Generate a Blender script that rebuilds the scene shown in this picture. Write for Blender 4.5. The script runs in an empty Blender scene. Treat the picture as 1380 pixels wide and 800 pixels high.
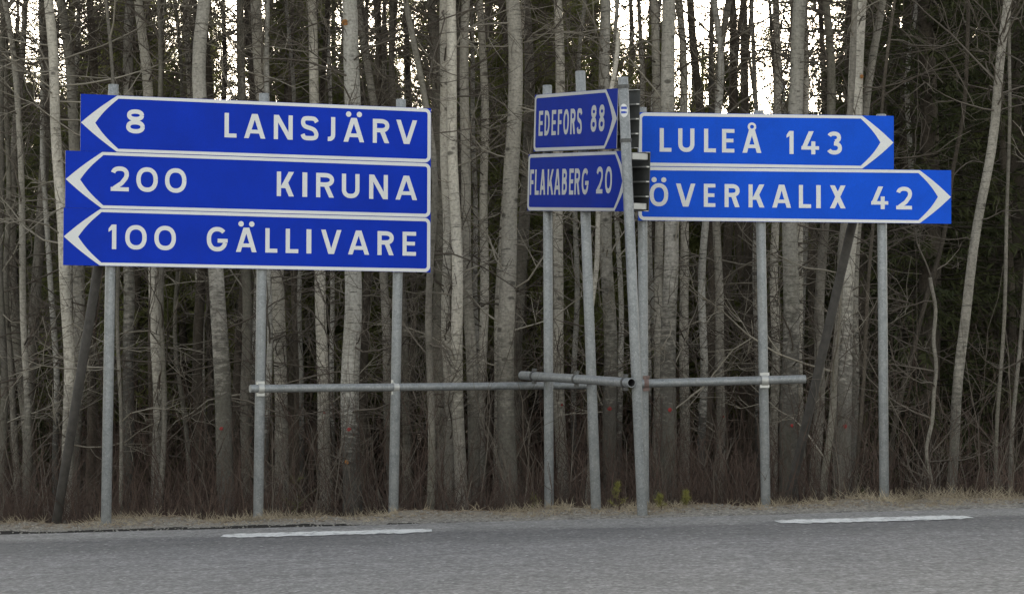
import bpy, bmesh, math, random
import numpy as np
from mathutils import Vector, Matrix
R = math.radians
random.seed(7)
rng = np.random.default_rng(11)
scene = bpy.context.scene
COL = scene.collection

# ------------------------------------------------------------------ camera
F = 3875.0                       # focal length in pixels of the 1380 px wide photograph
CAM = Vector((0, 0, 1.15))
PITCH = math.atan(140.0 / F)
cam_d = bpy.data.cameras.new('camera')
cam_d.sensor_width = 36.0
cam_d.lens = F / 1380.0 * 36.0
cam_d.clip_start = 0.5
cam_d.clip_end = 2500
cam = bpy.data.objects.new('camera', cam_d)
COL.objects.link(cam)
cam.location = CAM
cam.rotation_euler = (math.pi / 2 + PITCH, 0, 0)
scene.camera = cam

# ------------------------------------------------------------------ world, sun, exposure
SUN_EL, SUN_AZ = R(9), R(5)     # low behind the wood, a little to the right
world = bpy.data.worlds.new('World')
scene.world = world
world.use_nodes = True
wn = world.node_tree
wn.nodes.clear()
sky = wn.nodes.new('ShaderNodeTexSky')
sky.sky_type = 'NISHITA'
sky.sun_disc = False
sky.sun_elevation = SUN_EL
sky.sun_rotation = SUN_AZ
sky.air_density = 1.0
sky.dust_density = 1.2
sky.ozone_density = 1.0
bw = wn.nodes.new('ShaderNodeRGBToBW')
tint = wn.nodes.new('ShaderNodeMix'); tint.data_type = 'RGBA'; tint.blend_type = 'MULTIPLY'
tint.inputs[0].default_value = 1.0
tint.inputs[7].default_value = (1.0, 0.94, 0.83, 1)
mixs = wn.nodes.new('ShaderNodeMix'); mixs.data_type = 'RGBA'
mixs.inputs[0].default_value = 0.7           # thin cloud veil: most of the blue is gone
bg = wn.nodes.new('ShaderNodeBackground'); bg.inputs[1].default_value = 0.15
out = wn.nodes.new('ShaderNodeOutputWorld')
wn.links.new(sky.outputs[0], bw.inputs[0])
wn.links.new(bw.outputs[0], tint.inputs[6])
wn.links.new(sky.outputs[0], mixs.inputs[6])
wn.links.new(tint.outputs[2], mixs.inputs[7])
wn.links.new(mixs.outputs[2], bg.inputs[0])
wn.links.new(bg.outputs[0], out.inputs[0])
sun_d = bpy.data.lights.new('sun', 'SUN')
sun_d.energy = 1.0
sun_d.angle = R(10)
sun_d.color = (1.0, 0.86, 0.68)
sun = bpy.data.objects.new('sun', sun_d)
COL.objects.link(sun)
sdir = Vector((math.sin(SUN_AZ) * math.cos(SUN_EL), math.cos(SUN_AZ) * math.cos(SUN_EL), math.sin(SUN_EL)))
sun.rotation_euler = sdir.to_track_quat('Z', 'Y').to_euler()
sun.location = sdir * 60
scene.view_settings.view_transform = 'Standard'
scene.view_settings.look = 'None'
scene.view_settings.gamma = 1
scene.view_settings.use_curve_mapping = False
scene.view_settings.exposure = 2.2
scene.render.engine = 'CYCLES'
scene.cycles.max_bounces = 6
scene.cycles.diffuse_bounces = 2
scene.cycles.glossy_bounces = 2
scene.cycles.transmission_bounces = 2
scene.cycles.use_denoising = True

# ------------------------------------------------------------------ helpers
FWD = Vector((0, math.cos(PITCH), math.sin(PITCH)))
UPV = Vector((0, -math.sin(PITCH), math.cos(PITCH)))
RGT = Vector((1, 0, 0))
def ray(px, py):
    return FWD + RGT * ((px - 690) / F) + UPV * ((400 - py) / F)
def P(px, py, D):
    """point at depth y = D seen at that place of the photograph"""
    d = ray(px, py)
    return CAM + d * (D / d.y)

def tag(o, label=None, cat=None, group=None, kind=None):
    if label: o['label'] = label
    if cat: o['category'] = cat
    if group: o['group'] = group
    if kind: o['kind'] = kind
    return o

def link(name, mesh, parent=None, loc=None):
    o = bpy.data.objects.new(name, mesh)
    COL.objects.link(o)
    if parent is not None: o.parent = parent
    if loc is not None: o.location = loc
    return o

def empty(name, loc):
    o = bpy.data.objects.new(name, None)
    o.empty_display_size = 0.3
    COL.objects.link(o)
    o.location = loc
    return o

def np_mesh(name, verts, faces, mat=None, smooth=False):
    """verts (n,3), faces (m,k) all the same size k"""
    verts = np.asarray(verts, np.float32); faces = np.asarray(faces, np.int32)
    me = bpy.data.meshes.new(name)
    k = faces.shape[1]
    me.vertices.add(len(verts)); me.vertices.foreach_set('co', verts.ravel())
    me.loops.add(faces.size); me.loops.foreach_set('vertex_index', faces.ravel())
    me.polygons.add(len(faces))
    me.polygons.foreach_set('loop_start', np.arange(0, faces.size, k, dtype=np.int32))
    me.polygons.foreach_set('loop_total', np.full(len(faces), k, np.int32))
    if smooth: me.polygons.foreach_set('use_smooth', np.ones(len(faces), bool))
    me.update(calc_edges=True)
    if mat: me.materials.append(mat)
    return me

def py_mesh(name, verts, faces, mat, smooth=False):
    me = bpy.data.meshes.new(name)
    me.from_pydata([tuple(v) for v in verts], [], faces)
    me.update()
    if smooth:
        for p in me.polygons: p.use_smooth = True
    me.materials.append(mat)
    return me

def tubes(pts, rad, sides=3):
    """batch of tubes: pts (N,S,3), rad (N,S) -> verts, quads"""
    pts = np.asarray(pts, float); rad = np.asarray(rad, float)
    N, S, _ = pts.shape
    t = np.gradient(pts, axis=1)
    t /= np.linalg.norm(t, axis=2, keepdims=True) + 1e-9
    ref = np.where(np.abs(t[..., 2:3]) > 0.9, np.array([1.0, 0, 0]), np.array([0, 0, 1.0]))
    a = np.cross(t, ref); a /= np.linalg.norm(a, axis=2, keepdims=True) + 1e-9
    b = np.cross(t, a)
    ang = np.arange(sides) * 2 * math.pi / sides
    ring = pts[:, :, None, :] + rad[:, :, None, None] * (a[:, :, None, :] * np.cos(ang)[None, None, :, None] + b[:, :, None, :] * np.sin(ang)[None, None, :, None])
    v = ring.reshape(-1, 3)
    base = (np.arange(N) * S * sides)[:, None, None]
    s = (np.arange(S - 1) * sides)[None, :, None]
    j = np.arange(sides)[None, None, :]; j2 = (np.arange(sides) + 1) % sides
    i0 = base + s + j; i1 = base + s + j2[None, None, :]
    f = np.stack([i0, i1, i1 + sides, i0 + sides], -1).reshape(-1, 4)
    return v, f

# ------------------------------------------------------------------ materials
def mat_new(name):
    m = bpy.data.materials.new(name); m.use_nodes = True
    nt = m.node_tree; nt.nodes.clear()
    o = nt.nodes.new('ShaderNodeOutputMaterial'); b = nt.nodes.new('ShaderNodeBsdfPrincipled')
    nt.links.new(b.outputs[0], o.inputs[0])
    return m, nt, b
def N(nt, t, **kw):
    n = nt.nodes.new(t)
    for k, v in kw.items(): setattr(n, k, v)
    return n
def ramp(nt, src, stops):
    r = nt.nodes.new('ShaderNodeValToRGB')
    e = r.color_ramp.elements
    while len(e) < len(stops): e.new(0.5)
    for i, (p, c) in enumerate(stops):
        e[i].position = p; e[i].color = (c[0], c[1], c[2], 1) if not isinstance(c, (int, float)) else (c, c, c, 1)
    nt.links.new(src, r.inputs[0])
    return r.outputs[0]
def mixc(nt, fac, a, b, mode='MIX'):
    m = nt.nodes.new('ShaderNodeMix'); m.data_type = 'RGBA'; m.blend_type = mode
    for sock, val in ((m.inputs[0], fac), (m.inputs[6], a), (m.inputs[7], b)):
        if hasattr(val, 'links'): nt.links.new(val, sock)
        elif isinstance(val, (int, float)): sock.default_value = val
        else: sock.default_value = (*val, 1)
    return m.outputs[2]
def math_n(nt, op, a, b=None, clamp=False):
    m = nt.nodes.new('ShaderNodeMath'); m.operation = op; m.use_clamp = clamp
    for sock, val in ((m.inputs[0], a), (m.inputs[1], b)):
        if val is None: continue
        if hasattr(val, 'links'): nt.links.new(val, sock)
        else: sock.default_value = val
    return m.outputs[0]
def coords(nt, scale=(1, 1, 1), rand=True, kind='Object', rot=(0, 0, 0)):
    tc = nt.nodes.new('ShaderNodeTexCoord')
    mp = nt.nodes.new('ShaderNodeMapping'); mp.inputs['Scale'].default_value = scale; mp.inputs['Rotation'].default_value = rot
    nt.links.new(tc.outputs[kind], mp.inputs[0])
    if rand:
        oi = nt.nodes.new('ShaderNodeObjectInfo')
        mu = nt.nodes.new('ShaderNodeMath'); mu.operation = 'MULTIPLY'; mu.inputs[1].default_value = 57.0
        nt.links.new(oi.outputs['Random'], mu.inputs[0])
        nt.links.new(mu.outputs[0], mp.inputs['Location'])
    return mp.outputs[0]
def noise(nt, vec, scale, detail=4, rough=0.55):
    n = nt.nodes.new('ShaderNodeTexNoise'); n.inputs['Scale'].default_value = scale
    n.inputs['Detail'].default_value = detail; n.inputs['Roughness'].default_value = rough
    nt.links.new(vec, n.inputs['Vector'])
    return n.outputs['Fac']
def bump(nt, b, h, strength=0.3, dist=0.01):
    n = nt.nodes.new('ShaderNodeBump'); n.inputs['Strength'].default_value = strength; n.inputs['Distance'].default_value = dist
    nt.links.new(h, n.inputs['Height']); nt.links.new(n.outputs[0], b.inputs['Normal'])

def bark(name, lo, hi, mark=0.6, markcol=(0.035, 0.03, 0.026), base_h=0.0, green=0.0, foot=0.85):
    m, nt, b = mat_new(name)
    v = coords(nt)
    vs = coords(nt, (1.0, 1.0, 0.25))
    vh = coords(nt, (1.6, 1.6, 16.0))
    n1 = noise(nt, vs, 7, 5)
    c = ramp(nt, n1, [(0.3, lo), (0.68, hi)])
    n2 = noise(nt, v, 38, 4, 0.65)
    c = mixc(nt, 0.6, c, ramp(nt, n2, [(0.3, 0.3), (0.6, 1.08)]), 'MULTIPLY')
    # horizontal lenticels and scars
    n3 = noise(nt, vh, 3.2, 3, 0.7)
    mk = ramp(nt, n3, [(0.58, 0.0), (0.66, 1.0)])
    vk = N(nt, 'ShaderNodeTexVoronoi'); vk.inputs['Scale'].default_value = 3.4; nt.links.new(coords(nt, (1, 1, 1.7)), vk.inputs['Vector'])
    mk = math_n(nt, 'MAXIMUM', mk, ramp(nt, vk.outputs['Distance'], [(0.1, 1.0), (0.17, 0.0)]))
    mk2 = math_n(nt, 'MULTIPLY', mk, mark)
    if base_h > 0:
        tc = N(nt, 'ShaderNodeTexCoord'); sx = N(nt, 'ShaderNodeSeparateXYZ'); nt.links.new(tc.outputs['Object'], sx.inputs[0])
        z = math_n(nt, 'DIVIDE', sx.outputs[2], base_h)
        nz = noise(nt, coords(nt, (1, 1, 3.0)), 9, 4, 0.7)
        z = math_n(nt, 'ADD', z, math_n(nt, 'MULTIPLY', math_n(nt, 'SUBTRACT', nz, 0.5), 1.6))
        rough = ramp(nt, z, [(0.55, 1.0), (1.05, 0.0)])
        mk2 = math_n(nt, 'MAXIMUM', mk2, math_n(nt, 'MULTIPLY', rough, foot))
    c = mixc(nt, mk2, c, markcol)
    if green > 0:
        ng = noise(nt, coords(nt, (1, 1, 0.4)), 2.2, 3)
        c = mixc(nt, math_n(nt, 'MULTIPLY', ramp(nt, ng, [(0.45, 0.0), (0.7, 1.0)]), green), c, (0.16, 0.155, 0.10))
    oi = N(nt, 'ShaderNodeObjectInfo')
    br = math_n(nt, 'ADD', math_n(nt, 'MULTIPLY', oi.outputs['Random'], 0.58), 0.52)
    c = mixc(nt, 1.0, c, br, 'MULTIPLY')
    nt.links.new(c, b.inputs['Base Color'])
    b.inputs['Roughness'].default_value = 0.85
    b.inputs['Specular IOR Level'].default_value = 0.2
    bump(nt, b, n2, 0.8, 0.02)
    return m

M = {}
M['aspen'] = bark('aspen_bark', (0.43, 0.395, 0.34), (0.64, 0.59, 0.515), 0.7, green=0.12, base_h=2.2, foot=0.6)
M['aspen_base'] = bark('aspen_bark_rough_foot', (0.40, 0.37, 0.325), (0.60, 0.56, 0.50), 0.75, base_h=3.0, green=0.2, foot=0.75)
M['birch'] = bark('birch_bark', (0.42, 0.395, 0.35), (0.64, 0.61, 0.56), 0.75, (0.03, 0.026, 0.023), base_h=1.9)
M['grey'] = bark('grey_alder_bark', (0.15, 0.135, 0.115), (0.28, 0.255, 0.22), 0.4, green=0.3)
M['dark'] = bark('dark_bark', (0.07, 0.058, 0.046), (0.15, 0.125, 0.1), 0.3)

def twig_mat(name, a, b_, scale=1.2, glow=0.0):
    m, nt, b = mat_new(name)
    n = noise(nt, coords(nt), scale, 3)
    c = ramp(nt, n, [(0.3, a), (0.7, b_)])
    nt.links.new(c, b.inputs['Base Color']); b.inputs['Roughness'].default_value = 0.8
    b.inputs['Specular IOR Level'].default_value = 0.25
    if glow:                                             # needles let some light through
        tr = N(nt, 'ShaderNodeBsdfTranslucent'); nt.links.new(c, tr.inputs[0])
        mx = N(nt, 'ShaderNodeMixShader'); mx.inputs[0].default_value = glow
        nt.links.new(b.outputs[0], mx.inputs[1]); nt.links.new(tr.outputs[0], mx.inputs[2])
        nt.links.new(mx.outputs[0], [n_ for n_ in nt.nodes if n_.type == 'OUTPUT_MATERIAL'][0].inputs[0])
    return m
M['twig'] = twig_mat('twig_bark', (0.06, 0.047, 0.038), (0.16, 0.138, 0.115))
M['twig_light'] = twig_mat('twig_bark_pale', (0.14, 0.12, 0.095), (0.33, 0.3, 0.25))
M['brush'] = twig_mat('brushwood', (0.04, 0.026, 0.021), (0.105, 0.072, 0.058), 0.8)
M['needle_spruce'] = twig_mat('spruce_needles', (0.03, 0.038, 0.016), (0.085, 0.09, 0.038), 1.5, 0.3)
M['needle_pine'] = twig_mat('pine_needles', (0.085, 0.10, 0.034), (0.20, 0.20, 0.075), 1.5, 0.4)
M['needle_young'] = twig_mat('young_needles', (0.13, 0.135, 0.035), (0.24, 0.225, 0.065), 9)
M['straw'] = twig_mat('dry_grass', (0.19, 0.155, 0.11), (0.43, 0.365, 0.265), 2.5)
M['leaf'] = twig_mat('dead_leaves', (0.13, 0.09, 0.06), (0.36, 0.28, 0.20), 6)

def plain(name, col, rough=0.5, metal=0.0, var=0.12, scale=12, spec=0.5):
    m, nt, b = mat_new(name)
    n = noise(nt, coords(nt), scale, 5, 0.65)
    c = ramp(nt, n, [(0.3, tuple(x * (1 - var) for x in col)), (0.7, tuple(min(1, x * (1 + var)) for x in col))])
    nt.links.new(c, b.inputs['Base Color'])
    b.inputs['Roughness'].default_value = rough; b.inputs['Metallic'].default_value = metal
    b.inputs['Specular IOR Level'].default_value = spec
    return m

def galvanised():
    m, nt, b = mat_new('galvanised_steel')
    v = coords(nt)
    vo = N(nt, 'ShaderNodeTexVoronoi'); vo.inputs['Scale'].default_value = 55; nt.links.new(v, vo.inputs['Vector'])
    sep = N(nt, 'ShaderNodeSeparateColor'); nt.links.new(vo.outputs['Color'], sep.inputs[0])
    n = noise(nt, v, 6, 5, 0.7)
    n3 = noise(nt, v, 90, 2, 0.6)
    c = ramp(nt, sep.outputs[0], [(0.0, (0.151, 0.162, 0.173)), (1.0, (0.302, 0.313, 0.324))])
    c = mixc(nt, 0.55, c, ramp(nt, n, [(0.3, (0.158, 0.169, 0.180)), (0.7, (0.302, 0.310, 0.317))]))
    c = mixc(nt, ramp(nt, n3, [(0.6, 0.0), (0.72, 0.7)]), c, (0.45, 0.46, 0.475))
    st = noise(nt, coords(nt, (14, 14, 0.8)), 2.0, 4, 0.6)
    c = mixc(nt, ramp(nt, st, [(0.56, 0.0), (0.75, 0.45)]), c, (0.17, 0.16, 0.145))
    nt.links.new(c, b.inputs['Base Color'])
    b.inputs['Metallic'].default_value = 0.35
    b.inputs['Roughness'].default_value = 0.5
    bump(nt, b, n3, 0.12, 0.004)
    return m
M['steel'] = galvanised()
M['alu'] = plain('weathered_aluminium_shaded', (0.085, 0.088, 0.086), 0.6, 0.2, 0.25, 8)  # weathered metal made darker: shade between the panels is in the colour
M['alu_light'] = plain('aluminium_edge', (0.48, 0.48, 0.47), 0.45, 0.4, 0.15, 8)
M['clamp'] = plain('dark_clamp_steel', (0.09, 0.09, 0.09), 0.55, 0.5, 0.3, 30)
M['rust'] = plain('rusty_clamp', (0.15, 0.10, 0.09), 0.8, 0.0, 0.3, 40)
M['bore'] = plain('pipe_bore', (0.03, 0.03, 0.032), 0.9, 0.0, 0.2, 20)
M['pole'] = plain('tarred_pole', (0.055, 0.05, 0.046), 0.75, 0.0, 0.35, 14)
M['red_paint'] = plain('red_paint', (0.24, 0.018, 0.018), 0.7, 0, 0.2, 40)
M['lichen'] = plain('orange_lichen', (0.30, 0.13, 0.035), 0.9, 0, 0.35, 40)

def film(name, col, rough, fade=0.1, grime=0.12):
    """retroreflective film: faint pitting, faint vertical runs of grime"""
    m, nt, b = mat_new(name)
    v = coords(nt)
    n = noise(nt, v, 3.0, 5, 0.6)
    f = noise(nt, v, 160, 2, 0.5)
    c = ramp(nt, n, [(0.3, tuple(x * (1 - fade) for x in col)), (0.7, tuple(min(1, x * (1 + fade)) for x in col))])
    c = mixc(nt, 0.25, c, ramp(nt, f, [(0.35, 0.55), (0.62, 1.0)]), 'MULTIPLY')
    run = noise(nt, coords(nt, (9, 9, 0.5)), 1.6, 5, 0.65)
    c = mixc(nt, math_n(nt, 'MULTIPLY', ramp(nt, run, [(0.52, 0.0), (0.8, 1.0)]), grime), c, tuple(0.35 * q + 0.02 for q in col))
    nt.links.new(c, b.inputs['Base Color'])
    b.inputs['Roughness'].default_value = rough
    b.inputs['Specular IOR Level'].default_value = 0.12
    return m
M['blue_old'] = film('blue_film_deep', (0.0008, 0.031, 0.45), 0.5)
M['blue_shaded'] = film('blue_film_shaded', (0.001, 0.020, 0.27), 0.6)  # left sign's blue, darkened: shade of the left-turned face is in the colour
M['blue_new'] = film('blue_film_bright', (0.003, 0.085, 0.66), 0.5)
M['white_film'] = film('white_film', (0.74, 0.745, 0.75), 0.45, 0.04, 0.06)
M['white_shaded'] = film('white_film_shaded', (0.46, 0.465, 0.475), 0.55, 0.08, 0.25)  # greyed white: shade of the turned middle face is in the colour

def asphalt(uv_dir, uv_nrm, c0):
    m, nt, b = mat_new('asphalt')
    tc = N(nt, 'ShaderNodeTexCoord')
    def dot(vec):
        n = N(nt, 'ShaderNodeVectorMath', operation='DOT_PRODUCT'); n.inputs[1].default_value = vec
        nt.links.new(tc.outputs['Object'], n.inputs[0]); return n.outputs['Value']
    t = math_n(nt, 'SUBTRACT', dot((uv_nrm[0], uv_nrm[1], 0)), c0)     # 0 at the far kerb line, negative on the road
    s = dot((uv_dir[0], uv_dir[1], 0))
    v = coords(nt, rand=False)
    st = N(nt, 'ShaderNodeCombineXYZ'); nt.links.new(math_n(nt, 'MULTIPLY', s, 0.12), st.inputs[0]); nt.links.new(t, st.inputs[1])
    lane = noise(nt, st.outputs[0], 1.1, 5, 0.6)
    tt = math_n(nt, 'ADD', t, math_n(nt, 'MULTIPLY', math_n(nt, 'SUBTRACT', lane, 0.5), 1.4))
    tr = math_n(nt, 'DIVIDE', math_n(nt, 'MULTIPLY', tt, -1.0), 12.0)
    band = ramp(nt, tr, [(0.0, (0.261, 0.253, 0.246)), (0.11, (0.253, 0.245, 0.238)), (0.16, (0.138, 0.134, 0.136)), (0.26, (0.151, 0.148, 0.149)), (0.36, (0.203, 0.197, 0.199)), (0.62, (0.210, 0.204, 0.204)), (0.8, (0.227, 0.221, 0.218)), (1.0, (0.218, 0.212, 0.209))])
    n1 = noise(nt, v, 2.2, 6, 0.65)
    c = mixc(nt, 0.5, band, ramp(nt, n1, [(0.3, 0.6), (0.7, 1.25)]), 'MULTIPLY')
    n2 = noise(nt, v, 14, 5, 0.75)
    c = mixc(nt, 0.65, c, ramp(nt, n2, [(0.3, 0.35), (0.66, 1.35)]), 'MULTIPLY')
    va = coords(nt, (1, 0.3, 1), rand=False)
    n4 = noise(nt, va, 26, 3, 0.7)
    c = mixc(nt, 0.7, c, ramp(nt, n4, [(0.36, 0.7), (0.5, 1.0), (0.66, 1.4)]), 'MULTIPLY')
    vo = N(nt, 'ShaderNodeTexVoronoi'); vo.inputs['Scale'].default_value = 30; nt.links.new(va, vo.inputs['Vector'])
    sep = N(nt, 'ShaderNodeSeparateColor'); nt.links.new(vo.outputs['Color'], sep.inputs[0])
    chip = math_n(nt, 'MULTIPLY', ramp(nt, sep.outputs[0], [(0.9, 0.0), (0.94, 1.0)]), ramp(nt, vo.outputs['Distance'], [(0.3, 1.0), (0.45, 0.0)]))
    c = mixc(nt, math_n(nt, 'MULTIPLY', chip, 0.38), c, (0.5, 0.49, 0.48))
    vo2 = N(nt, 'ShaderNodeTexVoronoi'); vo2.inputs['Scale'].default_value = 60; nt.links.new(v, vo2.inputs['Vector'])
    sep2 = N(nt, 'ShaderNodeSeparateColor'); nt.links.new(vo2.outputs['Color'], sep2.inputs[0])
    c = mixc(nt, 0.5, c, ramp(nt, sep2.outputs[1], [(0.0, 0.4), (0.75, 1.1), (1.0, 1.8)]), 'MULTIPLY')
    nt.links.new(c, b.inputs['Base Color'])
    b.inputs['Roughness'].default_value = 0.8
    b.inputs['Specular IOR Level'].default_value = 0.25
    bump(nt, b, n2, 0.35, 0.01)
    return m

# ------------------------------------------------------------------ ground and road
EA = P(0, 719, 24.3); EB = P(1380, 683, 24.6)          # far edge of the asphalt
rd = (EB - EA); slope_s = rd.z / math.hypot(rd.x, rd.y)
rdir = Vector((rd.x, rd.y, 0)).normalized()
rn = Vector((-rdir.y, rdir.x, 0))                      # away from the camera
C0 = EA.x * rn.x + EA.y * rn.y
S0 = EA.x * rdir.x + EA.y * rdir.y
def st_of(x, y):
    return x * rdir.x + y * rdir.y, x * rn.x + y * rn.y - C0
def road_z(x, y):
    s = x * rdir.x + y * rdir.y
    k = np.clip(s - S0, -14, 26)
    return EA.z + slope_s * k
PROF_T = [-100, -0.3, 0.0, 0.10, 0.30, 0.9, 1.35, 1.8, 2.6, 3.6, 6, 30, 400]
PROF_Z = [-0.05, -0.05, -0.045, -0.035, 0.005, 0.025, 0.035, 0.0, -0.30, -0.5, -0.42, -0.1, 2.0]
def ground_z(x, y):
    x = np.asarray(x, float); y = np.asarray(y, float)
    s, t = st_of(x, y)
    z = road_z(x, y) + np.interp(t, PROF_T, PROF_Z)
    k = np.clip(t / 1.5, 0, 1)
    z = z + k * (0.022 * np.sin(s * 2.3 + 1) * np.sin(t * 1.7 + 0.5 * s) + 0.016 * np.sin(s * 5.1 + 0.7 * t) + 0.012 * np.sin(s * 9.3 + 2))
    z = z + np.clip((t - 3) / 3, 0, 1) * 0.10 * np.sin(s * 0.9 + 0.6 * t) * np.sin(t * 0.8)
    return z

def grid_st(svals, tvals, zf):
    S, T = np.meshgrid(svals, tvals)
    X = S * rdir.x + (T + C0) * rn.x; Y = S * rdir.y + (T + C0) * rn.y
    Z = zf(X, Y)
    v = np.stack([X, Y, Z], -1).reshape(-1, 3)
    n, m_ = S.shape
    i = np.arange((n - 1) * m_).reshape(n - 1, m_)[:, :-1]
    f = np.stack([i, i + 1, i + m_ + 1, i + m_], -1).reshape(-1, 4)
    return v, f

def ground_mat():
    m, nt, b = mat_new('verge_and_forest_floor')
    tc = N(nt, 'ShaderNodeTexCoord')
    d = N(nt, 'ShaderNodeVectorMath', operation='DOT_PRODUCT'); d.inputs[1].default_value = (rn.x, rn.y, 0)
    nt.links.new(tc.outputs['Object'], d.inputs[0])
    t = math_n(nt, 'SUBTRACT', d.outputs['Value'], C0)
    v = coords(nt, rand=False)
    n1 = noise(nt, v, 3.2, 5, 0.65); n2 = noise(nt, v, 30, 4, 0.7)
    tt = math_n(nt, 'ADD', t, math_n(nt, 'MULTIPLY', math_n(nt, 'SUBTRACT', n1, 0.5), 0.5))
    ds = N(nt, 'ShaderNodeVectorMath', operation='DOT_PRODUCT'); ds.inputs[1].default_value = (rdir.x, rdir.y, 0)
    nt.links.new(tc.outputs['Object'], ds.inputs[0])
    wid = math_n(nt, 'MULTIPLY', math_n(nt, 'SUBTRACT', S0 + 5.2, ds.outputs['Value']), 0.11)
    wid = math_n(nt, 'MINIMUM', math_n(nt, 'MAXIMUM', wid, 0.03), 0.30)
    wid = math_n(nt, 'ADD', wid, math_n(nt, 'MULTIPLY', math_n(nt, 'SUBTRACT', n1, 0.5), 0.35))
    edge_shade_dirt = math_n(nt, 'LESS_THAN', t, wid)  # dark strip: shadow of the asphalt edge painted in, together with dirt
    tr = math_n(nt, 'DIVIDE', tt, 4.0)
    base = ramp(nt, tr, [(0.0, (0.05, 0.046, 0.043)), (0.03, (0.055, 0.05, 0.046)), (0.05, (0.26, 0.245, 0.225)), (0.13, (0.30, 0.27, 0.23)), (0.3, (0.27, 0.23, 0.175)), (0.45, (0.15, 0.115, 0.08)), (0.6, (0.06, 0.045, 0.033))])  # first two stops: edge shade and dark soil painted beside the slab
    c = mixc(nt, 0.7, base, ramp(nt, n2, [(0.3, 0.35), (0.68, 1.4)]), 'MULTIPLY')
    vo = N(nt, 'ShaderNodeTexVoronoi'); vo.inputs['Scale'].default_value = 34; nt.links.new(v, vo.inputs['Vector'])
    sep = N(nt, 'ShaderNodeSeparateColor'); nt.links.new(vo.outputs['Color'], sep.inputs[0])
    c = mixc(nt, 0.45, c, ramp(nt, sep.outputs[0], [(0.0, 0.45), (0.7, 1.0), (1.0, 1.7)]), 'MULTIPLY')
    c = mixc(nt, edge_shade_dirt, c, (0.03, 0.028, 0.026))
    nt.links.new(c, b.inputs['Base Color']); b.inputs['Roughness'].default_value = 0.95
    b.inputs['Specular IOR Level'].default_value = 0.1
    bump(nt, b, n2, 0.6, 0.03)
    return m

sv = np.concatenate([np.linspace(-420, -16, 40), np.arange(-15.5, 20, 0.22), np.linspace(21, 420, 40)])
tv = np.concatenate([np.linspace(-80, -1, 12), [-0.3, -0.05], np.arange(0.0, 4.0, 0.1), np.arange(4.2, 12, 0.5), np.linspace(13, 60, 20), np.linspace(80, 700, 14)])
gv, gf = grid_st(sv, tv, ground_z)
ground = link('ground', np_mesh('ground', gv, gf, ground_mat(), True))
tag(ground, 'gravel verge with dry grass running back to the dark forest floor', 'ground', kind='structure')

# asphalt slab with a slightly ragged edge
sv2 = np.concatenate([np.linspace(-300, -15, 30), np.arange(-14.6, 20, 0.12), np.linspace(21, 300, 30)])
tv2 = np.concatenate([np.linspace(-78, -12, 10), np.linspace(-10, -0.4, 16), [-0.12, 0.0]])
S, T = np.meshgrid(sv2, tv2)
rag = 0.03 * np.sin(sv2 * 1.9) + 0.02 * np.sin(sv2 * 5.3 + 1) + 0.012 * rng.standard_normal(len(sv2))
T = T + np.where(T > -0.2, 1.0, 0.0) * rag[None, :]
X = S * rdir.x + (T + C0) * rn.x; Y = S * rdir.y + (T + C0) * rn.y
Z = road_z(X, Y)
Z[-1] -= 0.008
v = np.stack([X, Y, Z], -1)
v = np.concatenate([v, (v[-1:] - np.array([0, 0, 0.06]))], 0)
nr, nc = v.shape[:2]
i = np.arange((nr - 1) * nc).reshape(nr - 1, nc)[:, :-1]
rf = np.stack([i, i + 1, i + nc + 1, i + nc], -1).reshape(-1, 4)
road = link('road', np_mesh('road', v.reshape(-1, 3), rf, asphalt(rdir, rn, C0), False))
tag(road, 'worn grey asphalt road with darker wheel tracks', 'road', kind='structure')

def paint_mat():
    m, nt, b = mat_new('road_paint')
    v = coords(nt, rand=False)
    n = noise(nt, coords(nt, (1, 0.3, 1), rand=False), 11, 6, 0.8)
    c = ramp(nt, n, [(0.34, (0.2, 0.198, 0.195)), (0.52, (0.66, 0.66, 0.65))])
    nt.links.new(c, b.inputs['Base Color']); b.inputs['Roughness'].default_value = 0.8
    return m
M['paint'] = paint_mat()
def marking(s0, s1, t0, t1, seed):
    rr = random.Random(seed); n = 44
    top, bot = [], []
    for k in range(n + 1):
        s = s0 + (s1 - s0) * k / n
        a = min(1, k / 5.0, (n - k) / 4.0)
        w = 0.5 * (t1 - t0) * (0.55 + 0.45 * a)
        mid = 0.5 * (t0 + t1)
        top.append((s, mid + w * (1 - 0.35 * rr.random()))); bot.append((s, mid - w * (1 - 0.35 * rr.random())))
    vs = []
    for s, t in top + bot:
        x = s * rdir.x + (t + C0) * rn.x; y = s * rdir.y + (t + C0) * rn.y
        vs.append((x, y, float(road_z(x, y)) + 0.005))
    fs = [(k, n + 1 + k, n + 2 + k, k + 1) for k in range(n)]
    return link('road_marking', py_mesh('road_marking', vs, fs, M['paint']), road)
def st_px(px, py):
    d = ray(px, py)
    k = 1.0
    for _ in range(30):                                  # where that line of sight meets the road
        p = CAM + d * k
        k = k * (CAM.z - float(road_z(p.x, p.y))) / max(1e-6, CAM.z - p.z)
    p = CAM + d * k
    return st_of(p.x, p.y)
for i, (xa, ya, xb, yb) in enumerate(((300, 721.5, 582, 715.5), (1048, 703.5, 1306, 696.5))):
    a, b_ = st_px(xa, ya), st_px(xb, yb)
    tm = (a[1] + b_[1]) / 2
    marking(a[0], b_[0], tm - 0.42, tm + 0.42, 3 + i)

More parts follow.
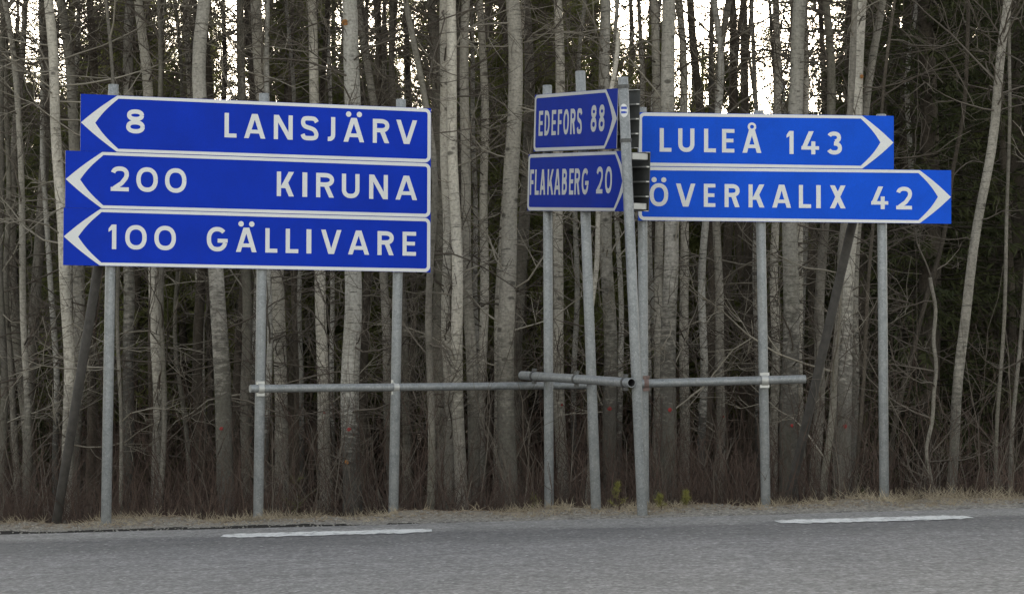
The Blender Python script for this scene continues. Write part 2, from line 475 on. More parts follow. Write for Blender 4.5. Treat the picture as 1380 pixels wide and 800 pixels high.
# ------------------------------------------------------------------ lettering
TW = 0.178                                              # stroke width for a cap height of 1
def g_rect(x0, y0, x1, y1): return [(x0, y0), (x1, y0), (x1, y1), (x0, y1)]
def g_bar(xb, xt, th, y0=0.0, y1=1.0): return [(xb, y0), (xb + th, y0), (xt + th, y1), (xt, y1)]
def g_stroke(path, w):
    """curved stroke -> list of quads sharing their edges"""
    p = [Vector(q) for q in path]; n = len(p); L, Rr = [], []
    for i in range(n):
        t = (p[min(i + 1, n - 1)] - p[max(i - 1, 0)]).normalized()
        nn = Vector((-t.y, t.x)) * (w / 2)
        L.append(p[i] + nn); Rr.append(p[i] - nn)
    return ('strip', [tuple(q) for q in L], [tuple(q) for q in Rr])
def arc(cx, cy, rx, ry, a0, a1, n=18, e=2.25):
    o = []
    for i in range(n + 1):
        a = R(a0 + (a1 - a0) * i / n); c, s = math.cos(a), math.sin(a)
        o.append((cx + rx * math.copysign(abs(c) ** (2 / e), c), cy + ry * math.copysign(abs(s) ** (2 / e), s)))
    return o
def smooth(pts, n=7):
    o = []; q = [pts[0]] + list(pts) + [pts[-1]]
    for i in range(1, len(q) - 2):
        for k in range(n):
            t = k / n
            o.append(tuple(0.5 * (2 * q[i][c] + (q[i + 1][c] - q[i - 1][c]) * t + (2 * q[i - 1][c] - 5 * q[i][c] + 4 * q[i + 1][c] - q[i + 2][c]) * t * t + (3 * q[i][c] - q[i - 1][c] - 3 * q[i + 1][c] + q[i + 2][c]) * t ** 3) for c in (0, 1)))
    o.append(tuple(pts[-1])); return o

def glyph(ch, W, t=TW):
    """shapes of one letter in a box W wide and 1 high (accents above 1)"""
    h = t / 2; o = []
    if ch in 'ÄÖÅ':
        base = {'Ä': 'A', 'Ö': 'O', 'Å': 'A'}[ch]
        o = glyph(base, W, t)
        if ch == 'Å':
            o.append(g_stroke(arc(W / 2, 1.11, 0.135, 0.135, 0, 360, 16, 2), 0.1))
        else:
            for s in (-1, 1): o.append([(W / 2 + s * W * 0.26 + 0.115 * math.cos(a * math.pi / 6), 1.15 + 0.115 * math.sin(a * math.pi / 6)) for a in range(12)])
        return o
    if ch == 'A':
        th = t * 1.1; ap = W / 2 - th * 0.62
        o = [g_bar(0, ap, th), g_bar(W - th, W - th - ap, th), g_rect(W * 0.2, 0.2, W * 0.8, 0.2 + t * 0.86)]
    elif ch == 'V':
        th = t * 1.1; ap = W / 2 - th * 0.62
        o = [g_bar(ap, 0, th), g_bar(W - th - ap, W - th, th)]
    elif ch == 'X':
        th = t * 1.22
        o = [g_bar(0, W - th, th), g_bar(W - th, 0, th)]
    elif ch == 'N':
        o = [g_rect(0, 0, t, 1), g_rect(W - t, 0, W, 1), g_bar(W - t * 1.18, 0, t * 1.18)]
    elif ch == 'L': o = [g_rect(0, 0, t, 1), g_rect(t * 0.9, 0, W, t * 0.92)]
    elif ch == 'I': o = [g_rect(0, 0, W, 1)]
    elif ch == 'E': o = [g_rect(0, 0, t, 1), g_rect(t * 0.9, 0, W, t * 0.9), g_rect(t * 0.9, 0.43, W * 0.92, 0.43 + t * 0.88), g_rect(t * 0.9, 1 - t * 0.9, W, 1)]
    elif ch == 'F': o = [g_rect(0, 0, t, 1), g_rect(t * 0.9, 0.42, W * 0.9, 0.42 + t * 0.88), g_rect(t * 0.9, 1 - t * 0.9, W, 1)]
    elif ch == 'K':
        o = [g_rect(0, 0, t, 1), g_bar(t * 0.75, W - t * 1.25, t * 1.25, 0.33, 1.0), g_bar(W - t * 1.2, W * 0.36, t * 1.2, 0.0, 0.56)]
    elif ch == 'R':
        o = [g_rect(0, 0, t, 1), g_stroke([(t * 0.9, 1 - h), (W * 0.5, 1 - h)] + arc(W * 0.5, 0.72, W * 0.5 - h, 0.28 - h, 90, -90)[1:] + [(t * 0.9, 0.44 + h)], t), g_bar(W - t * 1.15, W * 0.42, t * 1.15, 0.0, 0.5)]
    elif ch == 'B':
        o = [g_rect(0, 0, t, 1), g_stroke([(t * 0.9, 1 - h), (W * 0.45, 1 - h)] + arc(W * 0.45, 0.74, W * 0.5 - h, 0.26 - h, 90, -90)[1:] + [(t * 0.9, 0.48 + h)], t),
             g_stroke([(t * 0.9, 0.42 + h), (W * 0.5, 0.42 + h)] + arc(W * 0.5, 0.255 + h * 0.5, W * 0.5 - h, 0.255 - h * 0.5, 90, -90)[1:] + [(t * 0.9, h)], t)]
    elif ch == 'D':
        o = [g_rect(0, 0, t, 1), g_stroke([(t * 0.9, 1 - h), (W * 0.4, 1 - h)] + arc(W * 0.4, 0.5, W * 0.6 - h, 0.5 - h, 90, -90)[1:] + [(t * 0.9, h)], t)]
    elif ch in 'O0': o = [g_stroke(arc(W / 2, 0.5, W / 2 - h, 0.5 - h, 0, 360, 36), t)]
    elif ch == 'U': o = [g_stroke([(h, 1), (h, 0.42)] + arc(W / 2, 0.36, W / 2 - h, 0.36 - h, 180, 360) + [(W - h, 0.42), (W - h, 1)], t)]
    elif ch == 'J': o = [g_stroke([(W - h, 1), (W - h, 0.34)] + arc(W * 0.3, 0.28, W * 0.7 - h, 0.28 - h, 0, -95, 10), t)]
    elif ch == 'G': o = [g_stroke(arc(W / 2, 0.5, W / 2 - h, 0.5 - h, 42, 342, 30), t), g_rect(W * 0.52, 0.36, W, 0.36 + t * 0.9)]
    elif ch == 'S':
        o = [g_stroke(smooth([(W - h * 0.75, 0.76), (W * 0.78, 0.885), (W * 0.5, 1 - h), (W * 0.2, 0.885), (h, 0.73), (W * 0.24, 0.575), (W * 0.72, 0.455), (W - h, 0.27), (W * 0.8, 0.12), (W * 0.5, h), (W * 0.2, 0.115), (h * 0.75, 0.25)]), t)]
    elif ch == '8': o = [g_stroke(arc(W / 2, 0.755, W * 0.46 - h, 0.245 - h, 0, 360, 30), t), g_stroke(arc(W / 2, 0.275, W / 2 - h, 0.275 - h, 0, 360, 30), t)]
    elif ch == '3': o = [g_stroke(arc(W * 0.48, 0.74, W * 0.46 - h, 0.26 - h, 158, -80, 18), t), g_stroke(arc(W * 0.5, 0.285, W * 0.5 - h, 0.285 - h, 92, -158, 20), t)]
    elif ch == '2': o = [g_stroke(arc(W / 2, 0.69, W / 2 - h, 0.31 - h, 168, -10, 16) + [(W - h * 1.4, 0.54), (W * 0.6, 0.32), (h * 1.5, h * 1.2)], t), g_rect(0.0, 0, W, t * 0.9)]
    elif ch == '1': o = [g_rect(W - t, 0, W, 1), [(0, 0.70), (W - t * 0.9, 0.80), (W - t * 0.9, 1.0), (W - t * 1.05, 1.0), (0, 0.83)]]
    elif ch == '4': o = [g_rect(W * 0.56, 0, W * 0.56 + t, 0.56), g_rect(0, 0.2, W, 0.2 + t * 0.85), g_bar(0.0, W * 0.42, t * 1.2, 0.26, 1.0)]
    return o

def add_shape(vs, fs, shape, fr, z0, z1):
    """extrude a flat shape of the panel plane between the heights z0 and z1 over the face; fr maps (u,v,w) to the object"""
    if shape[0] == 'strip':
        L, Rr = shape[1], shape[2]; n = len(L); b = len(vs)
        for q in (L, Rr):
            for (u, v_) in q: vs.append(fr(u, v_, z1))
        for q in (L, Rr):
            for (u, v_) in q: vs.append(fr(u, v_, z0))
        for i in range(n - 1):
            fs.append((b + i, b + n + i, b + n + i + 1, b + i + 1))
            fs.append((b + i, b + i + 1, b + 2 * n + i + 1, b + 2 * n + i))
            fs.append((b + n + i, b + 3 * n + i, b + 3 * n + i + 1, b + n + i + 1))
        fs.append((b, b + 2 * n, b + 3 * n, b + n)); fs.append((b + n - 1, b + 2 * n - 1, b + 4 * n - 1, b + 3 * n - 1))
        return
    n = len(shape); b = len(vs)
    for (u, v_) in shape: vs.append(fr(u, v_, z1))
    for (u, v_) in shape: vs.append(fr(u, v_, z0))
    fs.append(tuple(b + i for i in range(n)))
    for i in range(n):
        j = (i + 1) % n
        fs.append((b + i, b + n + i, b + n + j, b + j))

# ------------------------------------------------------------------ sign assemblies
class Plane:
    """a plane of sign panels: u along the panels, v up them, w out of their face"""
    def __init__(s, bl, br):
        s.o = bl; s.L = (br - bl).length
        s.u = (br - bl).normalized()
        n = Vector((s.u.y, -s.u.x, 0)).normalized()
        if n.y > 0: n = -n
        s.w = n; s.v = s.w.cross(s.u).normalized()
        if s.v.z < 0: s.v = -s.v
    def pt(s, u, v, w=0.0): return s.o + s.u * u + s.v * v + s.w * w
    def hit(s, px, py, w=0.0):
        d = ray(px, py); o = s.o + s.w * w
        k = (o - CAM).dot(s.w) / d.dot(s.w)
        q = CAM + d * k - o
        return q.dot(s.u), q.dot(s.v)

def box_mesh(name, fr, u0, u1, v0, v1, w0, w1, mat, bev=0.0):
    bm = bmesh.new()
    vs = [bm.verts.new(fr(u, v_, w)) for u in (u0, u1) for v_ in (v0, v1) for w in (w0, w1)]
    for q in ((0, 1, 3, 2), (4, 6, 7, 5), (0, 4, 5, 1), (2, 3, 7, 6), (0, 2, 6, 4), (1, 5, 7, 3)):
        bm.faces.new([vs[i] for i in q])
    bmesh.ops.recalc_face_normals(bm, faces=bm.faces)
    if bev: bmesh.ops.bevel(bm, geom=bm.edges[:], offset=bev, segments=1, affect='EDGES')
    me = bpy.data.meshes.new(name); bm.to_mesh(me); bm.free(); me.materials.append(mat)
    return me

def bar(name, a, b_, r, mat, parent, origin, sides=20, cap=True, hollow=False):
    """round bar or post from a to b"""
    a, b_ = Vector(a) - origin, Vector(b_) - origin
    t = (b_ - a).normalized(); x = t.orthogonal().normalized(); y = t.cross(x)
    bm = bmesh.new(); rings = []
    stops = [(0, r * 0.94), (0.004, r), (1, r), (2, r * 0.94)]
    L = (b_ - a).length
    for k, rr in ((0, r * 0.95), (0.004, r), (L - 0.004, r), (L, r * 0.95)):
        rings.append([bm.verts.new(a + t * k + x * (rr * math.cos(2 * math.pi * i / sides)) + y * (rr * math.sin(2 * math.pi * i / sides))) for i in range(sides)])
    for q in range(3):
        for i in range(sides):
            f = bm.faces.new((rings[q][i], rings[q][(i + 1) % sides], rings[q + 1][(i + 1) % sides], rings[q + 1][i])); f.smooth = True
    if cap:
        bm.faces.new(rings[0]); 
        if not hollow: bm.faces.new(rings[-1])
    if hollow:                                            # open pipe end with a wall and a bore
        inner = [bm.verts.new(b_ + x * (r * 0.82 * math.cos(2 * math.pi * i / sides)) + y * (r * 0.82 * math.sin(2 * math.pi * i / sides))) for i in range(sides)]
        deep = [bm.verts.new(b_ - t * 0.25 + x * (r * 0.82 * math.cos(2 * math.pi * i / sides)) + y * (r * 0.82 * math.sin(2 * math.pi * i / sides))) for i in range(sides)]
        for i in range(sides):
            j = (i + 1) % sides
            bm.faces.new((rings[-1][i], rings[-1][j], inner[j], inner[i]))
            f = bm.faces.new((inner[i], inner[j], deep[j], deep[i])); f.material_index = 1
        f = bm.faces.new(deep); f.material_index = 1
    bmesh.ops.recalc_face_normals(bm, faces=bm.faces)
    me = bpy.data.meshes.new(name); bm.to_mesh(me); bm.free(); me.materials.append(mat); me.materials.append(M['bore'])
    return link(name, me, parent)

def ring_band(name, c, axis, r, width, mat, parent, origin, thick=0.006):
    """strap round a bar: a short open sleeve standing proud of it, with a bolt ear"""
    c = Vector(c) - origin; t = Vector(axis).normalized(); x = t.orthogonal().normalized(); y = t.cross(x); n = 20
    vs, fs = [], []
    for k, rr in ((-0.5, r), (-0.5, r + thick), (0.5, r + thick), (0.5, r)):
        for i in range(n): vs.append(c + t * (k * width) + x * (rr * math.cos(2 * math.pi * i / n)) + y * (rr * math.sin(2 * math.pi * i / n)))
    for q in range(3):
        for i in range(n): fs.append((q * n + i, q * n + (i + 1) % n, (q + 1) * n + (i + 1) % n, (q + 1) * n + i))
    # two bolt ears, above and below
    for sg in (1, -1):
        b0 = len(vs); z = Vector((0, 0, sg)); hz = t.cross(z).normalized()
        for k in (-0.5, 0.5):
            for hh in (-0.014, 0.014):
                for up in (r, r + 0.03): vs.append(c + t * (k * width * 1.4) + hz * hh + z * up)
        for q in ((0, 1, 3, 2), (4, 6, 7, 5), (0, 4, 5, 1), (2, 3, 7, 6), (1, 5, 7, 3)): fs.append(tuple(b0 + i for i in q))
    return link(name, py_mesh(name, vs, fs, mat), parent)

def sign_panel(asm, pl, u0, u1, v0, v1, point, blue, words, label, uc, notch, cond=1.0, th=0.028):
    """one panel (> border, chevron, place_name, distance_number); u runs left to right as seen, point = -1 left / +1 right"""
    H = v1 - v0; org = pl.pt(u0, v0)
    white = M['white_shaded'] if blue is M['blue_shaded'] else M['white_film']
    o0 = asm.location
    # the panel's own axes: x along, z up, -y out of the face
    rot = Matrix((pl.u, -pl.w, pl.v)).transposed()
    pan_loc = org - o0
    fr = lambda u, v_, w: Vector((u, -w, v_))
    W = u1 - u0
    # body: plate with folded rims behind (open tray)
    bm = bmesh.new()
    def bx(a0, a1, b0, b1, c0, c1):
        vs = [bm.verts.new(fr(a, b, c)) for a in (a0, a1) for b in (b0, b1) for c in (c0, c1)]
        for q in ((0, 1, 3, 2), (4, 6, 7, 5), (0, 4, 5, 1), (2, 3, 7, 6), (0, 2, 6, 4), (1, 5, 7, 3)): bm.faces.new([vs[i] for i in q])
    bx(0, W, 0, H, -0.004, 0.0)
    plate_faces = len(bm.faces)
    bx(0.001, W - 0.001, H - 0.004, H - 0.001, -th, -0.005)
    bx(0.001, W - 0.001, 0.001, 0.004, -th, -0.005)
    for k in (0.27, 0.5, 0.73): bx(0.004, W - 0.004, H * k - 0.004, H * k + 0.004, -th * 0.8, -0.005)
    bmesh.ops.recalc_face_normals(bm, faces=bm.faces)
    bm.faces.ensure_lookup_table()
    for i, f in enumerate(bm.faces):
        f.material_index = 0 if (i < plate_faces and f.normal.y < -0.9) else (2 if i >= plate_faces else 1)
    me = bpy.data.meshes.new('sign_panel'); bm.to_mesh(me); bm.free()
    for m_ in (blue, M['alu_light'], M['alu']): me.materials.append(m_)
    pan = link('sign_panel', me, asm)
    pan.matrix_local = Matrix.Translation(pan_loc) @ rot.to_4x4()
    tag(pan, label)
    # border and chevron
    b = 0.031; e = 0.0025; rad = 0.055
    mx = (lambda u: u) if point < 0 else (lambda u: W - u)
    vs, fs = [], []
    def shp(poly, z=0.0022): add_shape(vs, fs, [(mx(u), v_) for u, v_ in poly], fr, 0.0003, z)
    # a tapering end: the border's flanks narrow into the chevron
    shp([(uc, H - e), (uc + 0.012, H - e - b * 0.85), (W - rad - e, H - e - b), (W - rad - e, H - e)])
    shp([(uc, e), (uc + 0.012, e + b * 0.85), (W - rad - e, e + b), (W - rad - e, e)])
    shp([(W - e - b, rad + e), (W - e, rad + e), (W - e, H - rad - e), (W - e - b, H - rad - e)])
    for cy, s in ((H - e - rad, 1), (e + rad, -1)):
        n = 8
        for k in range(n):
            a0, a1 = math.pi / 2 * k / n, math.pi / 2 * (k + 1) / n; cx = W - e - rad
            shp([(cx + rr * math.sin(a), cy + s * rr * math.cos(a)) for rr, a in ((rad, a0), (rad, a1), (rad - b, a1), (rad - b, a0))])
    link('border', py_mesh('border', vs, fs, white), pan)
    vs, fs = [], []
    def shp2(poly, z=0.0028): add_shape(vs, fs, [(mx(u), v_) for u, v_ in poly], fr, 0.0003, z)
    n = 8
    def outer(k): q = k / n; return (uc * (1 - q) + 0.004 * q - 0.012 * math.sin(math.pi * q), (H - e) * (1 - q) + (H / 2) * q)
    def inner(k): q = k / n; return ((uc + 0.012) * (1 - q) + notch * q - 0.016 * math.sin(math.pi * q), (H - e - b * 0.85) * (1 - q) + (H / 2) * q)
    for k in range(n):
        quad = [outer(k), outer(k + 1), inner(k + 1), inner(k)]
        shp2(quad); shp2([(u, H - v_) for u, v_ in quad])
    link('chevron', py_mesh('chevron', vs, fs, white), pan)
    # lettering: words = [(part name, [(char, px0, px1, py_base, py_top), ...])]
    for part, chars, vb, vt in words:
        vs, fs = [], []; vb -= v0; vt -= v0; cap = vt - vb
        zi = 0
        for ch, x0, x1, ym in chars:
            a = pl.hit(x0, ym)[0] - u0; c = pl.hit(x1, ym)[0] - u0
            k = 0
            for s in glyph(ch, cond * (c - a) / cap):
                if s[0] == 'strip': s2 = ('strip', [(a + x * cap / cond, vb + y * cap) for x, y in s[1]], [(a + x * cap / cond, vb + y * cap) for x, y in s[2]])
                else: s2 = [(a + x * cap / cond, vb + y * cap) for x, y in s]
                add_shape(vs, fs, s2, fr, 0.0003, 0.0020 + 0.0005 * k); k += 1
        o = link(part, py_mesh(part, vs, fs, white), pan)
        bmx = bmesh.new(); bmx.from_mesh(o.data); bmesh.ops.recalc_face_normals(bmx, faces=bmx.faces); bmx.to_mesh(o.data); bmx.free()
    return pan

PR = 0.0455                                              # post radius
def gz(p): return float(ground_z(p.x, p.y))
def post(asm, xt, yt, xb, yb, D, r=PR, lab=None):
    a, b_ = P(xb, yb, D), P(xt, yt, D)
    t = (a - b_).normalized()
    k = (gz(a) - 0.12 - a.z) / t.z
    o = bar('post', a + t * k, b_, r, M['steel'], asm, asm.location)
    return o

# ---- left assembly
plL = Plane(P(85, 357, 25.0), P(580, 367, 26.2))
signL = empty('direction_sign', Vector((plL.pt(plL.L / 2, 0).x, plL.pt(plL.L / 2, 0).y + 0.07, gz(plL.pt(plL.L / 2, 0)))))
tag(signL, 'left three-panel blue direction sign on galvanised posts, panels pointing left', 'road sign', 'direction signs at the junction')
hL = 0.4985
def spread(chars, y): return [(c, a, b_, y) for c, a, b_ in chars]
uT = plL.hit(108.5, 160)[0]; uM = plL.hit(88, 240)[0]
RL = plL.L
def vrange(pl, px, yb, yt):
    return pl.hit(px, yb)[1], pl.hit(px, yt)[1]
v0 = 2 * (hL + 0.0015)
a, b_ = vrange(plL, 183, 180, 147.6); c, d = vrange(plL, 381, 188, 155.3)
sign_panel(signL, plL, uT, RL, v0, v0 + hL, -1, M['blue_old'],
  [('distance_number', spread([('8', 170, 195)], 165), a, b_),
   ('place_name', spread([('L', 302.6, 318.7), ('A', 329, 357.5), ('N', 369, 394.4), ('S', 405.6, 429), ('J', 438.6, 451.7), ('Ä', 463, 490.7), ('R', 502.4, 524.5), ('V', 534, 562)], 172), c, d)],
  'top blue panel reading 8 LANSJÄRV with a white chevron pointing left', 0.324, 0.13)
v0 = hL + 0.0015
a, b_ = vrange(plL, 198, 258.7, 225.5); c, d = vrange(plL, 461, 266.8, 234)
sign_panel(signL, plL, uM, RL, v0, v0 + hL, -1, M['blue_old'],
  [('distance_number', spread([('2', 149.2, 173.6), ('0', 183.7, 212.6), ('0', 222.4, 251.2)], 242), a, b_),
   ('place_name', spread([('K', 373, 396), ('I', 407.5, 414), ('R', 426, 450), ('U', 460.7, 484.4), ('N', 497.5, 522.6), ('A', 533, 562)], 250), c, d)],
  'middle blue panel reading 200 KIRUNA with a white chevron pointing left', 0.324, 0.13)
a, b_ = vrange(plL, 192, 336.5, 303.5); c, d = vrange(plL, 440, 342, 309.5)
sign_panel(signL, plL, 0, RL, 0, hL, -1, M['blue_old'],
  [('distance_number', spread([('1', 146.2, 156.7), ('0', 168.7, 197.6), ('0', 208, 237)], 320), a, b_),
   ('place_name', spread([('G', 278.6, 306.7), ('Ä', 318, 345.7), ('L', 357.6, 373.7), ('L', 385, 402), ('I', 413, 419.5), ('V', 432.6, 460), ('A', 469, 497.5), ('R', 508.7, 530.5), ('E', 542.5, 560.5)], 326), c, d)],
  'bottom blue panel reading 100 GÄLLIVARE with a white chevron pointing left', 0.324, 0.13)
def behind(pl, px, py, w): 
    u, v_ = pl.hit(px, py, w); return pl.pt(u, v_, w).y
for xt, yt, xb, yb in ((153, 114, 143, 702), (356, 126, 348, 700), (540.5, 134, 530, 697)):
    post(signL, xt, yt, xb, yb, behind(plL, (xt + xb) / 2, 300, -0.085))
# its long crossbar runs on behind the middle sign
uA, vA = plL.hit(337, 523.5, 0.01); uB, vB = plL.hit(800, 518.5, 0.01)
baL, bbL = plL.pt(uA, vA, 0.01), plL.pt(uB, vB, 0.01) + Vector((0, 0.22, 0))
cbL = bar('crossbar', baL, bbL, 0.036, M['steel'], signL, signL.location)
for px in (351, 533):
    k = (px - 337) / (800 - 337)
    k = k * baL.y / (bbL.y + k * (baL.y - bbL.y))
    ob = ring_band('clamp', baL.lerp(bbL, k), bbL - baL, 0.036, 0.05, M['alu_light'], cbL, signL.location, 0.01)
# brace pole behind
b0 = P(134, 350, 25.45); b1 = P(76, 703, 26.3); 
t = (b1 - b0).normalized(); b1 = b1 + t * 0.3
bar('brace', b1, b0 - t * 0.35, 0.043, M['pole'], signL, signL.location)

# ---- right assembly
plR = Plane(P(860, 297, 26.0), P(1282, 301.5, 26.3))
mid = plR.pt(plR.L / 2, 0)
signR = empty('direction_sign', Vector((mid.x, mid.y + 0.07, gz(mid))))
tag(signR, 'right two-panel bright blue direction sign on galvanised posts, panels pointing right', 'road sign', 'direction signs at the junction')
hR = 0.490
a, b_ = vrange(plR, 956, 205.3, 173.7); 
uTR = plR.hit(1204.5, 195)[0]
c, d = vrange(plR, 1092, 208, 177)
sign_panel(signR, plR, 0.0, uTR, hR + 0.002, 2 * hR + 0.002, 1, M['blue_new'],
  [('place_name', spread([('L', 889, 904.8), ('U', 914, 935.8), ('L', 948.8, 964.8), ('E', 973, 989.6), ('Å', 1000.6, 1026)], 190), a, b_),
   ('distance_number', spread([('1', 1060, 1069.4), ('4', 1080, 1103.7), ('3', 1114, 1134.6)], 192), c, d)],
  'upper bright blue panel reading LULEÅ 143 with a white chevron pointing right', 0.296, 0.125)
a, b_ = vrange(plR, 1000, 279.3, 248.3); c, d = vrange(plR, 1200, 282, 251.5)
sign_panel(signR, plR, 0.0, plR.L, 0, hR, 1, M['blue_new'],
  [('place_name', spread([('Ö', 875.4, 900.5), ('V', 911, 937), ('E', 948.5, 964), ('R', 976.5, 996.7), ('K', 1008.8, 1030), ('A', 1040.7, 1066), ('L', 1076.6, 1093), ('I', 1100, 1106), ('X', 1118.4, 1139.5)], 264), a, b_),
   ('distance_number', spread([('4', 1174, 1197), ('2', 1207.7, 1229)], 266), c, d)],
  'lower bright blue panel reading ÖVERKALIX 42 with a white chevron pointing right', 0.296, 0.125)
for xt, yt, xb, yb in ((865, 145, 868.5, 684), (1022.5, 149, 1032, 683), (1187.5, 154, 1191.5, 669)):
    post(signR, xt, yt, xb, yb, behind(plR, (xt + xb) / 2, 270, -0.085), 0.044)
uA, vA = plR.hit(864, 516.5, 0.01); uB, vB = plR.hit(1085.5, 510.5, 0.01)
baR, bbR = plR.pt(uA, vA, 0.01), plR.pt(uB, vB, 0.01)
cbR = bar('crossbar', baR, bbR, 0.039, M['steel'], signR, signR.location)
ring_band('clamp', baR.lerp(bbR, (1030 - 864) / 221.5), bbR - baR, 0.039, 0.06, M['alu_light'], cbR, signR.location, 0.01)
ring_band('clamp', baR.lerp(bbR, 0.03), bbR - baR, 0.039, 0.04, M['rust'], cbR, signR.location)
b0 = P(1149, 300, 26.75); b1 = P(1064, 668, 27.5)
t = (b1 - b0).normalized(); b1 = b1 + t * 0.3
bar('brace', b1, b0 - t * 0.35, 0.043, M['pole'], signR, signR.location)

# ---- middle assembly, turned almost edge on, with panels on both sides of its posts
plM = Plane(P(710.5, 284, 26.75), P(844.3, 284.8, 24.9))
mid = plM.pt(plM.L / 2, 0)
signM = empty('direction_sign', Vector((mid.x, mid.y, gz(mid))))
tag(signM, 'middle two-panel blue direction sign turned almost edge on, on leaning posts', 'road sign', 'direction signs at the junction')
hM = 0.526
a, b_ = vrange(plM, 770, 262.3, 227.3); c, d = vrange(plM, 813, 260.7, 224.5)
def m8(lst): return [(ch, 710 + x0 / 4.444, 710 + x1 / 4.444) for ch, x0, x1 in lst]
sign_panel(signM, plM, 0.0, plM.L, 0, hM, 1, M['blue_shaded'],
  [('place_name', spread(m8([('F', 20, 42), ('L', 50, 73), ('A', 80, 112), ('K', 125, 160), ('A', 165, 202), ('B', 212, 241), ('E', 255, 280), ('R', 287, 318), ('G', 330, 370)]), 245), a, b_),
   ('distance_number', spread(m8([('2', 418, 455), ('0', 470, 510)]), 243), c, d)],
  'lower blue panel reading FLAKABERG 20, seen at a slant', 0.23, 0.09, 1.55)
u0 = plM.hit(720, 168)[0]; u1 = plM.hit(832, 155)[0]
a, b_ = vrange(plM, 755, 181.8, 147.9); c, d = vrange(plM, 805, 177.5, 141.5)
sign_panel(signM, plM, u0, u1, hM + 0.022, 2 * hM + 0.022, 1, M['blue_shaded'],
  [('place_name', spread(m8([('E', 73, 97), ('D', 108, 137), ('E', 150, 175), ('F', 187, 210), ('O', 220, 252), ('R', 262, 291), ('S', 302, 330)]), 165), a, b_),
   ('distance_number', spread(m8([('8', 385, 418), ('8', 433, 466)]), 160), c, d)],
  'upper blue panel reading EDEFORS 88, seen at a slant', 0.23, 0.09, 1.55)
# panels on the far side of the posts: only their ribbed backs show
def back_panel(ua, ub, va, vb, w, lab):
    bm = bmesh.new(); o0 = signM.location
    def bx(a0, a1, b0, b1, c0, c1):
        vs = [bm.verts.new(plM.pt(a_, b, c_) - o0) for a_ in (a0, a1) for b in (b0, b1) for c_ in (c0, c1)]
        for q in ((0, 1, 3, 2), (4, 6, 7, 5), (0, 4, 5, 1), (2, 3, 7, 6), (0, 2, 6, 4), (1, 5, 7, 3)): bm.faces.new([vs[i] for i in q])
    bx(ua, ub, va, vb, w - 0.004, w)
    nf = len(bm.faces)
    bx(ua, ub, vb - 0.006, vb - 0.001, w + 0.001, w + 0.04); bx(ua, ub, va + 0.001, va + 0.006, w + 0.001, w + 0.04)
    for k in (0.25, 0.5, 0.75): bx(ua + 0.003, ub - 0.003, va + (vb - va) * k - 0.006, va + (vb - va) * k + 0.006, w + 0.001, w + 0.03)
    bmesh.ops.recalc_face_normals(bm, faces=bm.faces); bm.faces.ensure_lookup_table()
    for i, f in enumerate(bm.faces): f.material_index = 1 if i >= nf else 0
    me = bpy.data.meshes.new('back_panel'); bm.to_mesh(me); bm.free(); me.materials.append(M['alu']); me.materials.append(M['alu_light'])
    return tag(link('back_panel', me, signM), lab)
back_panel(u0 + 0.02, u1 + 0.03, hM + 0.03, 2 * hM + 0.02, -0.20, 'bare grey aluminium back of the far upper panel')
back_panel(0.02, plM.L + 0.03, 0.005, hM - 0.005, -0.20, 'bare grey aluminium back of the far lower panel, with ribs')
for (va, vb, ub) in ((hM - 0.075, hM - 0.018, plM.L + 0.01), (0.02, 0.075, plM.L + 0.01)):
    fr = lambda u, v_, w: plM.pt(u, v_, w) - signM.location
    link('bracket', box_mesh('bracket', fr, ub - 0.05, ub, va, vb, -0.19, -0.035, M['alu_light'], 0.004), signM)
posts_m = []
for xt, yt, xb, yb, pxm, r in ((737.5, 115, 740, 690, 738.5, 0.044), (782, 96, 803.5, 688, 787, 0.046), (839.5, 104, 865.5, 686, 850, 0.045)):
    D = behind(plM, pxm, 240, -0.085)
    if xb > 850: D = 24.85
    o = post(signM, xt, yt, xb, yb, D, r); posts_m.append((o, D))
# clamps and sticker on the front post
fp_a, fp_b = P(839.5, 104, 24.85), P(865.5, 686, 24.85); fp_t = (fp_b - fp_a).normalized()
def on_front(y): return fp_a + fp_t * ((y - 104) / (686 - 104) * (fp_b - fp_a).length)
for y in (117, 190): ring_band('clamp', on_front(y), fp_t, 0.046, 0.03, M['clamp'], posts_m[2][0], signM.location)
# oval sticker: white with two blue marks, wrapped on the post
vs, fs = [], []
def wrap(cx_px, y_px, du, dv, r):                        # du across (metres of arc), dv along the post
    c = on_front(y_px) - signM.location
    ang = du / 0.0455 - R(8)
    return c + fp_t * dv + Vector((math.sin(ang) * r, -math.cos(ang) * r, 0))
def sticker(shape, r, mat, name, par):
    vs = [wrap(0, 150, u, -v_, r) for u, v_ in shape]
    return link(name, py_mesh(name, vs, [tuple(range(len(vs)))], mat), par)
M['sticker_white'] = plain('sticker_white', (0.68, 0.68, 0.68), 0.5, 0, 0.05)
M['sticker_blue'] = plain('sticker_blue', (0.03, 0.07, 0.4), 0.5, 0, 0.1)
